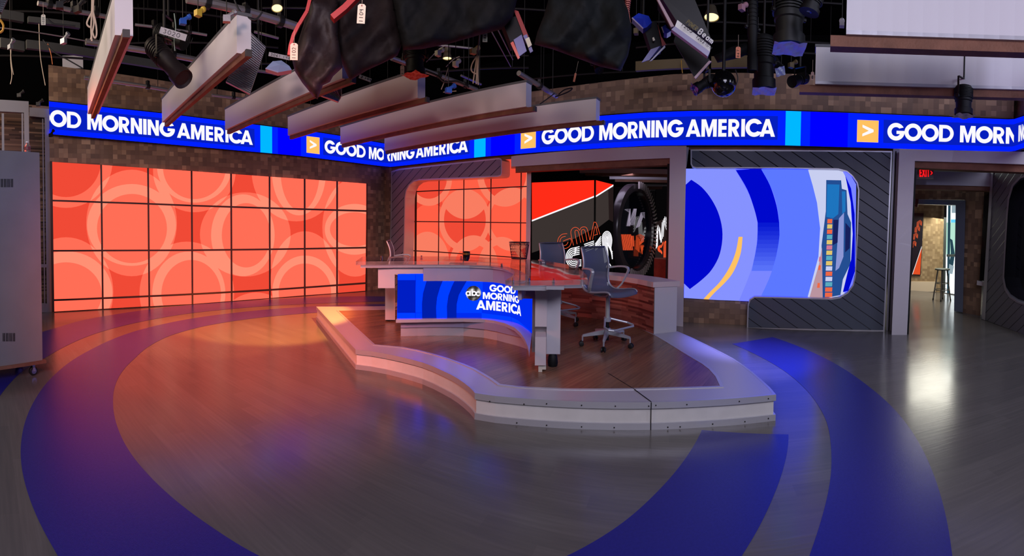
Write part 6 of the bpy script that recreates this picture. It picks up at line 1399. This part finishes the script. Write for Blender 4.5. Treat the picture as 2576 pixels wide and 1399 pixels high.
# box lamps with coloured sides
def box_lamp(label, pts, D, parts, th=.22):
    r_ = thing('box_lamp', P3(*pts[0], D), label, 'lamp', 'boxy lamps with flaps'); poly_box(pts, D, th, BLACK, 'housing', r_)
    for nm, pp, dd, mt in parts: poly_box(pp, D+dd, .012, mt, nm, r_)
    c = P3(*pts[0], D); mb = MB(); mb.tube([c+Vector((0, 0, 0)), Vector((c.x, c.y, CEIL))], .012, 0, 6); mb.build('hanger', DSTEEL, r_)
LAV = mat('lavender_flap', (116, 112, 168), .35)
box_lamp('black box lamp with lavender flap and red side, left of the big dark sail', [(1262, 50), (1300, 40), (1325, 90), (1285, 108)], 4.6, [('flap', [(1292, 100), (1312, 87), (1325, 128), (1306, 142)], -.02, LAV), ('flap_edge', [(1284, 108), (1291, 104), (1308, 145), (1303, 149)], -.03, GELO), ('side_flap', [(1292, 24), (1304, 28), (1330, 92), (1318, 92)], -.02, REDP), ('side_flap', [(1316, 90), (1325, 86), (1341, 128), (1334, 133)], -.03, LAV), ('tape_label', [(1321, 98), (1331, 93), (1338, 113), (1329, 120)], -.05, PAPER)])
box_lamp('black box lamp with lavender flaps and a red side left of the number strip light', [(1618, 66), (1652, 52), (1664, 116), (1638, 126)], 4.8, [('flap', [(1637, 124), (1660, 116), (1634, 150), (1614, 157)], -.03, LAV), ('flap', [(1672, 114), (1674, 118), (1640, 152), (1634, 154)], -.04, GREYW), ('side_flap', [(1654, 60), (1664, 92), (1676, 112), (1666, 116)], -.03, REDP), ('tape_label', [(1641, 95), (1645, 93), (1648, 101), (1643, 103)], -.05, PAPER)])
def gelhood(label, pts, D, mt=None):
    P = [P3(x, y, D) for x, y in pts]; r_ = thing('gel_hood', P[0], label, 'gel'); mb = MB(); v_ = Vector((P[0].x, P[0].y, 0)).normalized()
    c = sum(P, Vector())/len(P); ids = [mb.vert(p) for p in P]; k = mb.vert(c-v_*.05); bk = [mb.vert(p+v_*.12) for p in P]; kb = mb.vert(c+v_*.15)
    for i in range(len(P)): j = (i+1) % len(P); mb.face((ids[i], ids[j], k)); mb.face((bk[j], bk[i], kb)); mb.face((ids[i], bk[i], bk[j], ids[j]))
    mb.build('foil', mt or mat('cobalt_gel', (40, 62, 190), .15, 0, .8), r_)
    mb = MB(); mb.tube([P[0], P[-1]], .008, 0, 6); mb.build('frame_bar', mat('pale_lilac_bar', (170, 164, 190), .4), r_)
gelhood('shiny cobalt gel hood right of the big dark sail of cloth', [(1590, 45), (1606, 33), (1632, 40), (1640, 56), (1628, 68), (1618, 72)], 4.7)
gelhood('cobalt gel sheet behind the tilted box lamp', [(1665, 68), (1674, 62), (1688, 78), (1678, 84), (1670, 82)], 4.8)
gelhood('pale blue gel bundle between the ribbed panel and the dark cloths', [(668, 172), (686, 154), (708, 152), (728, 166), (734, 176), (700, 182)], 5.0, mat('pale_blue_gel', (150, 170, 205), .3))
# dome and camera in front of the centre right brick
dm = thing('black_dome', P3(1820, 245, 5.0), 'glossy black ball hanging from a pipe in front of the brick wall', 'dome')
cen_ = P3(1820, 211, 5.0); R_ = 32*5.0/F; mb = MB(); mb.lathe(cen_-Vector((0, 0, R_)), (0, 0, 1), [(0, 0)]+[(R_-R_*cos(a), R_*sin(a)) for a in [pi*i/16 for i in range(1, 16)]]+[(2*R_, 0)], 0, 32); mb.build('ball', BLACKG, dm, smooth=True)
mb = MB(); mb.tube([cen_+Vector((0, 0, R_*.9)), Vector((cen_.x, cen_.y, CEIL))], .02, 0, 8); mb.build('drop_pole', BLACK, dm)
can('slim dark projector lamp with blue lens left of the black dome', (1800, 196), (1750, 224), 5.1, 5.0, .06, BLACK, mat('cobalt_gel', (40, 62, 190), .15, 0, .8))
# round ceiling work lamps
def work(label, cx, cy, z, r, tilt=0, s=2.2):
    p = G(cx, cy, z); r_ = thing('work_lamp', p, label, 'lamp', 'round glowing work lamps'); ax_ = Vector((0, 0, -1)) if not tilt else (Vector((-p.x, -p.y, 0)).normalized()*tilt+Vector((0, 0, -1))).normalized()
    mb = MB(); mb.lathe(p-ax_*.2, ax_, [(0, .04), (.02, .07), (.12, r*.8), (.2, r*1.08), (.205, r*.98), (.15, r*.8)], 0, 28); mb.build('shade', mat('lamp_shade_metal', (120, 110, 90), .4, .6), r_, autos=True)
    mb = MB(); mb.lathe(p-ax_*.02, ax_, [(0, r*.95), (.012, r*.9), (.015, 0)], 0, 28); mb.build('glowing_lens', emit('warm_lamp_glow', (255, 232, 150), s), r_)
    mb = MB(); mb.tube([p-ax_*.2, Vector((p.x, p.y, CEIL))], .01, 0, 6); mb.build('hanger', DSTEEL, r_)
work('round glowing work lamp at centre behind the beams', 1125, 147, 4.7, .085)
work('round glowing work lamp high at the right of centre', 1790, 44, 5.0, .12, .15)
work('round glowing work lamp at the top left between beams', 697, 21, 5.1, .09, .3)
# ------------------------------------------------------------------ black cloths wrapped over large fixtures
def cloth(label, pts, D, depth, mt, name='lamp_cloth', seed=1, lean=0.0, folds=9, parent=None):
    rs = random.Random(seed); L = subdiv(pts, 9); n = len(L)
    xs = [p[0] for p in pts]; ys = [p[1] for p in pts]; V_ = [Vector(p) for p in L]; x = min(xs)+7
    while x < max(xs):
        y = min(ys)+4
        while y < max(ys):
            xx, yy = x+rs.uniform(-2, 2), y+rs.uniform(-2, 2)
            if inside([pts], xx, yy): V_.append(Vector((xx, yy)))
            y += 9
        x += 9
    v2, e2, f2 = delaunay_2d_cdt(V_, [(i, (i+1) % n) for i in range(n)], [], 0, 1e-4)[:3]
    segs = [(Vector(L[i]), Vector(L[(i+1) % n])) for i in range(0, n)]
    def ed(p):
        m = 1e9
        for a, b in segs:
            e = b-a; u = max(0, min(1, (p-a).dot(e)/max(1e-9, e.length_squared))); m = min(m, (a+e*u-p).length)
        return m
    mx_ = 26.0; ph = rs.uniform(0, 6); mb = MB(); fr_ = []; bk_ = []
    for v in v2:
        p = Vector((v.x, v.y)); e = min(1, ed(p)/mx_); s = sqrt_(1-(1-e)**2)
        f = .05*s*(sin(v.x*.055+v.y*.03+ph+1.5*sin(v.y*.02+ph))+.35*sin(v.y*.05-v.x*.09+ph*2+sin(v.x*.04))+.12*sin(v.x*.21+v.y*.13))
        dd = D+lean*(v.y-ys[0])/100; fr_.append(mb.vert(P3(v.x, v.y, dd-depth*.5*s-f))); bk_.append(mb.vert(P3(v.x, v.y, dd+depth*.5*s)))
    edge = set(range(n))
    for f in f2:
        cx = sum(v2[i].x for i in f)/len(f); cy = sum(v2[i].y for i in f)/len(f)
        if not inside([pts], cx, cy): continue
        mb.face([fr_[i] for i in f]); mb.face([bk_[i] for i in reversed(f)])
    ob = mb.build(name, mt, parent, smooth=True); bm = bmesh.new(); bm.from_mesh(ob.data); bmesh.ops.remove_doubles(bm, verts=bm.verts, dist=1e-5); bmesh.ops.recalc_face_normals(bm, faces=bm.faces); bm.to_mesh(ob.data); bm.free()
    if parent is None: tag(ob, label, 'cloth', 'dark cloths wrapped over lamps')
    return ob
def sqrt_(v): return math.sqrt(max(0, v))
cloth('greenish black cloth drooping to a point over the third beam', [(775, -10), (850, -10), (850, 90), (862, 170), (838, 192), (830, 206), (812, 215), (799, 250), (789, 244), (760, 208), (742, 180), (735, 152), (748, 110), (764, 60)], 4.3, .35, mat('brown_wrap_cloth', (36, 22, 22), .6, 0, .4, .6, 14, .45, 5), seed=3)
cloth('brown black cloth bag hanging behind the tag 1104', [(838, -20), (985, -20), (1005, 60), (1012, 110), (1000, 140), (965, 158), (925, 176), (880, 203), (866, 172), (846, 132), (836, 60)], 4.6, .4, BCLOTH, seed=5)
cloth('large black cloth covering the fixtures at top centre', [(985, -20), (1305, -20), (1290, 45), (1262, 74), (1200, 90), (1130, 110), (1060, 124), (1014, 126), (1000, 70)], 4.5, .5, DCLOTH, seed=8)
cloth('big dark sail of cloth hanging at top right of centre', [(1385, -20), (1560, -20), (1580, 25), (1589, 70), (1588, 100), (1580, 140), (1562, 179), (1510, 168), (1440, 142), (1390, 124), (1344, 112), (1352, 80), (1368, 40)], 4.2, .35, mat('dark_green_black_cloth', (15, 18, 19), .75, 0, .25, .6, 12, .5, 4), seed=11)
cloth('dark cloth scrap over the pipe right of the black dome', [(1795, 140), (1840, 118), (1900, 100), (1905, 125), (1860, 146), (1805, 158)], 5.3, .12, DCLOTH, seed=15)
# red clamps and struts beside the cloths
for i, (pts, D, lb) in enumerate((([(782, -10), (772, 30), (757, 55), (748, 70)], 4.1, 'red strap on the left edge of the drooping cloth'), ([(752, 62), (738, 90), (730, 118), (727, 140)], 4.0, 'red clamp arm above the tag 1102'))):
    mb = MB(); P = [P3(x, y, D) for x, y in pts]; 
    for a, b in zip(P, P[1:]): mb.bar(a, b, .04, .03)
    tag(mb.build('red_clamp', mat('bright_red_metal', (190, 40, 34), .45)), lb, 'clamp')
mb = MB(); P = [P3(x, y, 3.9) for x, y in ((900, -10), (868, 22), (836, 48))]; 
for a, b in zip(P, P[1:]): mb.bar(a, b, .085, .05)
tag(mb.build('red_clamp', MATS['bright_red_metal']), 'broad red rail between the two dark cloths at the top', 'clamp')
mb = MB(); P = [P3(1578+5*sin(i), -12+i*5.5, 4.3) for i in range(12)]; mb.tube([P3(1582, -14, 4.3), P3(1576, 20, 4.3), P3(1584, 58, 4.3)], [.03, .022, .012], 0, 8)
for i in range(10): 
    c = P3(1580-1.5*sin(i*.3), -6+i*5, 4.29); mb.lathe(c, (P3(1584, 60, 4.3)-P3(1580, -10, 4.3)), [(0, .034-.002*i), (.008, .034-.002*i)], 0, 10)
tag(mb.build('coiled_hose', mat('salmon_hose', (190, 110, 96), .5)), 'striped salmon hose on the right edge of the big dark sail of cloth', 'hose')
# ropes and cables
def rope(label, pts, D, r=.008, mt=None, name='hanging_rope', cat='rope', group='ropes and cables hanging from the grid'):
    P = sm([tuple(p) for p in pts], 4); mb = MB(); mb.tube([P3(x, y, D) for x, y in P], r, 0, 6); return tag(mb.build(name, mt or ROPE), label, cat, group)
r_ = thing('coiled_rope', P3(232, 90, 4.4), 'knotted pale rope hanging left of the first beam', 'rope')
for pts in ([(232, -10), (231, 30), (229, 70), (231, 104)], [(236, -10), (234, 30), (236, 60), (228, 100)], [(231, 32), (221, 50), (219, 62), (228, 68), (230, 50)], [(234, 30), (241, 60), (243, 86), (238, 96), (232, 80)]):
    mb = MB(); mb.tube([P3(x, y, 4.35) for x, y in sm(pts, 4)], .009, 0, 6); mb.build('strand', ROPE, r_)
r_ = thing('coiled_rope', P3(1200, 210, 5.0), 'long pale coiled rope at upper centre right of the round lamp', 'rope')
for pts in ([(1208, 76), (1204, 110), (1201, 140), (1198, 212)], [(1200, 140), (1188, 160), (1186, 178), (1200, 184), (1203, 150)], [(1204, 140), (1202, 180), (1203, 214)], [(1199, 144), (1194, 180), (1190, 210)]):
    mb = MB(); mb.tube([P3(x, y, 5.0) for x, y in sm(pts, 4)], .008, 0, 6); mb.build('strand', mat('dim_rope', (150, 130, 110), .8), r_)
OC = mat('orange_cable', (200, 110, 50), .6); BC_ = mat('black_cable', (24, 24, 26), .6)
for lb, pts, D, mt, r in (('grey cord dangling left of the brick wall top', [(28, 118), (27, 150), (30, 190), (26, 212)], 6.0, ROPE, .006), ('second grey cord dangling left of the brick wall top', [(26, 120), (29, 160), (34, 188)], 6.0, ROPE, .005), ('long tan cord swinging beside the brick wall corner', [(98, 60), (100, 120), (104, 160), (114, 215)], 6.0, ROPE, .006), ('orange wire above the brick wall corner', [(120, 110), (128, 135), (132, 162)], 6.2, OC, .006), ('yellow loop of cable at the left edge', [(0, 50), (8, 62), (7, 76), (0, 82)], 4.6, mat('yellow_cable', (220, 160, 50), .5), .012),
    ('thin green cord in front of the profile lamp', [(438, 34), (442, 70), (438, 100), (440, 128)], 5.2, mat('green_grey_cord', (130, 150, 140), .6), .006), ('black cable sagging along the pipe behind the fourth beam', [(1070, 178), (1100, 190), (1118, 206), (1150, 205), (1180, 220)], 5.5, BC_, .012), ('black cable loop under the centre pipe clamp', [(1405, 238), (1420, 226), (1440, 222), (1428, 232), (1396, 244)], 6.0, BC_, .008), ('cable drooping from the centre clamp onto the brick', [(1395, 235), (1375, 250), (1358, 262)], 6.4, BC_, .008),
    ('pale cable scribble below the round centre lamp', [(1110, 225), (1118, 205), (1122, 190), (1128, 170)], 5.6, ROPE, .006), ('pale crossing cable below the round centre lamp', [(1115, 232), (1135, 230), (1148, 229)], 5.6, ROPE, .005), ('tan cable stretched left of the round centre lamp', [(1072, 156), (1090, 138), (1104, 124), (1118, 116)], 5.8, ROPE, .006), ('tan cable stretched right of the round centre lamp', [(1122, 168), (1140, 150), (1156, 142)], 5.8, ROPE, .006),
    ('thin cable hanging from the olive girder', [(1714, 152), (1715, 170), (1717, 184)], 6.5, mat('brass_hook', (180, 140, 60), .4, .6), .008), ('second thin cable hanging from the olive girder', [(1780, 158), (1782, 176)], 6.5, MATS['brass_hook'], .008), ('blue grey cord right of the dome', [(1850, 176), (1856, 196), (1852, 214)], 5.6, BC_, .008), ('black cable draped over the second pipe', [(590, 0), (605, 30), (640, 50), (660, 30)], 4.6, BC_, .01), ('dark cable loop near the top left fittings', [(120, 48), (134, 60), (150, 62), (190, 66)], 4.8, BC_, .01), ('dark cable from the tray to the wall board', [(108, 100), (135, 130), (170, 150), (208, 172)], 6.0, BC_, .009)):
    rope(lb, pts, D, r, mt, 'loose_cable' if 'cable' in lb or 'wire' in lb else 'loose_rope', 'cable' if ('cable' in lb or 'wire' in lb) else 'rope')
# small fittings on the pipes
SMALL = [(150, 14, 4.3, 'knuckle clamp on the taped pipe, left one', DSTEEL), (195, 24, 4.3, 'knuckle clamp on the taped pipe, right one', DSTEEL), (460, 55, 4.9, 'small blue tool case high between the beams', mat('blue_case', (40, 84, 170), .5)), (498, 34, 4.6, 'yellow handled clamp high between the beams', mat('yellow_handle', (200, 170, 60), .5)), (570, 48, 4.2, 'silver lamp knuckle beside the second beam', STEEL), (1128, 228, 5.2, 'small blue box below the cabled pipe', MATS['blue_case']), (1190, 130, 5.4, 'warm lit connector box beside the rope', mat('lit_box', (150, 120, 70), .5)), (1102, 135, 5.5, 'cream connector box left of the round centre lamp', PAPER), (1146, 162, 5.5, 'cream knob below the round centre lamp', PAPER), (48, 240, 7.6, 'black junction plate with four screws at the upper left', DSTEEL), (96, 262, 7.6, 'black bracket beside the door frame top', DSTEEL), (26, 118, 6.0, 'grey hook block at the upper left', ALUD), (160, 104, 5.4, 'small grey clamp below the thin rod', ALUD), (1410, 8, 5.0, 'dim fitting over the sail of cloth', DSTEEL), (1600, 80, 5.4, 'tan lamp knuckle behind the cobalt hood', MATS['olive_steel']), (1866, 20, 4.9, 'pinkish lamp bracket at the top right', mat('pink_bracket', (150, 110, 120), .5)), (2118, 60, 4.6, 'pale bracket beside the large pale beam', GREYW), (1990, 165, 5.8, 'dim olive plate behind the blue gel lamp', MATS['olive_steel']), (128, 340, 8.0, 'tiny black camera under the left end of the ribbon', BLACK)]
for x, y, D, lb, mt in SMALL:
    c = P3(x, y, D); r_ = thing('rig_fitting', c, lb, 'fitting', 'small fittings on the rig'); mb = MB(); e = random.uniform(0, 1.5)
    mb.box(c, (.07, .05, .06), 0, e); mb.lathe(c+Vector((0, 0, .02)), (cos(e), sin(e), .6), [(0, .02), (.07, .02), (.075, .03), (.1, .03)], 0, 10); mb.build('body', mt, r_)
    if D < 7.4: mb = MB(); mb.tube([c, Vector((c.x, c.y, CEIL))], .005, 0, 5); mb.build('hanger', DSTEEL, r_)
# ------------------------------------------------------------------ light
w = bpy.data.worlds.new('world'); sc.world = w; w.use_nodes = True
w.node_tree.nodes['Background'].inputs[0].default_value = (.6, .62, .7, 1); w.node_tree.nodes['Background'].inputs[1].default_value = .03
def area(name, loc, target, size, power, rgb, sy=None, spread=180):
    l = bpy.data.lights.new(name, 'AREA'); l.energy = power; l.color = lin(rgb)[:3]; l.size = size; l.spread = radians(spread)
    if sy: l.shape = 'RECTANGLE'; l.size_y = sy
    o = bpy.data.objects.new(name, l); C.objects.link(o); o.location = loc
    o.rotation_euler = (Vector(target)-Vector(loc)).to_track_quat('-Z', 'Y').to_euler(); return o
def spot(name, loc, target, power, rgb, ang=40, blend=.5, r=.1):
    l = bpy.data.lights.new(name, 'SPOT'); l.energy = power; l.color = lin(rgb)[:3]; l.spot_size = radians(ang); l.spot_blend = blend; l.shadow_soft_size = r
    o = bpy.data.objects.new(name, l); C.objects.link(o); o.location = loc
    o.rotation_euler = (Vector(target)-Vector(loc)).to_track_quat('-Z', 'Y').to_euler(); return o
# dim work light behind and above the photographer
area('work_light', (.5, -2.5, 4.6), (.5, 3.5, .8), 3.5, 270, (226, 222, 246), 2.0)
area('work_light', (5.5, -1.0, 4.8), (3.5, 5, 2.6), 2.0, 150, (214, 218, 245), 2.0)
area('work_light', (-5.5, 1.0, 5.2), (-4, 8, 2.8), 2.5, 150, (250, 226, 200), 2.0)
# rig spots: warm patch behind the stage; added fills: coral, blue, beams
spot('coral_fill', (.3, -1.2, 4.0), (-3.8, 5.3, 0), 2600, (255, 100, 62), 44, .9, .25)  # unseen coral fill added behind the camera, stands in for the wall screen's glow
spot('coral_fill', (-7.5, 1.6, 3.9), (-3.2, 5.6, 0), 1500, (255, 100, 62), 62, .9, .25)  # second unseen coral fill, added left of view for the same glow
spot('warm_spot', tuple(P3(1043, 196, 5.6)), tuple(G(660, 812)), 2200, (255, 170, 76), 40, .35, .06)
spot('warm_spot', tuple(P3(1020, 200, 5.6)), tuple(G(520, 850)), 420, (255, 150, 90), 30, .4, .06)
spot('amber_stage_spot', tuple(P3(1060, 200, 5.6)), tuple(G(930, 795)), 120, (255, 160, 80), 34, .7, .08)
spot('white_spot', tuple(P3(1508, 190, 5.1)), tuple(G(1250, 925, .2)), 90, (225, 222, 255), 24, .6, .08)
spot('white_spot', tuple(P3(1985, 130, 4.35)), tuple(G(1890, 900)), 800, (140, 140, 255), 34, .7, .1)  # added blue fill for the floor glow that comes from the blue screen
spot('amber_back_spot', tuple(P3(1922, 240, 5.6)), tuple(G(1800, 836)), 160, (255, 210, 160), 22, .6, .1)
spot('beam_fill', (-.6, -1.6, 3.1), (-2.6, 6.0, 3.55), 520, (255, 214, 206), 62, .8, .3)  # unseen fill added behind the camera to brighten the left beams
spot('beam_fill', (1.0, -1.4, 3.0), (4.2, 4.0, 3.7), 170, (205, 205, 255), 60, .8, .3)  # cool counterpart, added to lift the right beams
# daylight of the lobby
area('lobby_daylight', tuple(G(2372, 745)+Vector((-.4, -.2, 2.2))), tuple(G(2330, 755)), 2.2, 120, (235, 232, 215), 2.0)
area('passage_light', tuple(P3(2340, 560, 9.9)+Vector((0, 0, 1.5))), tuple(G(2360, 850)), .8, 12, (220, 225, 220), .8)
area('dark_room_fill', tuple(P3(1560, 430, 10.4)), tuple(P3(1594, 640, 11.3)), .8, 14, (200, 190, 220), .8)  # unseen fill added to brighten the ring in the dark opening
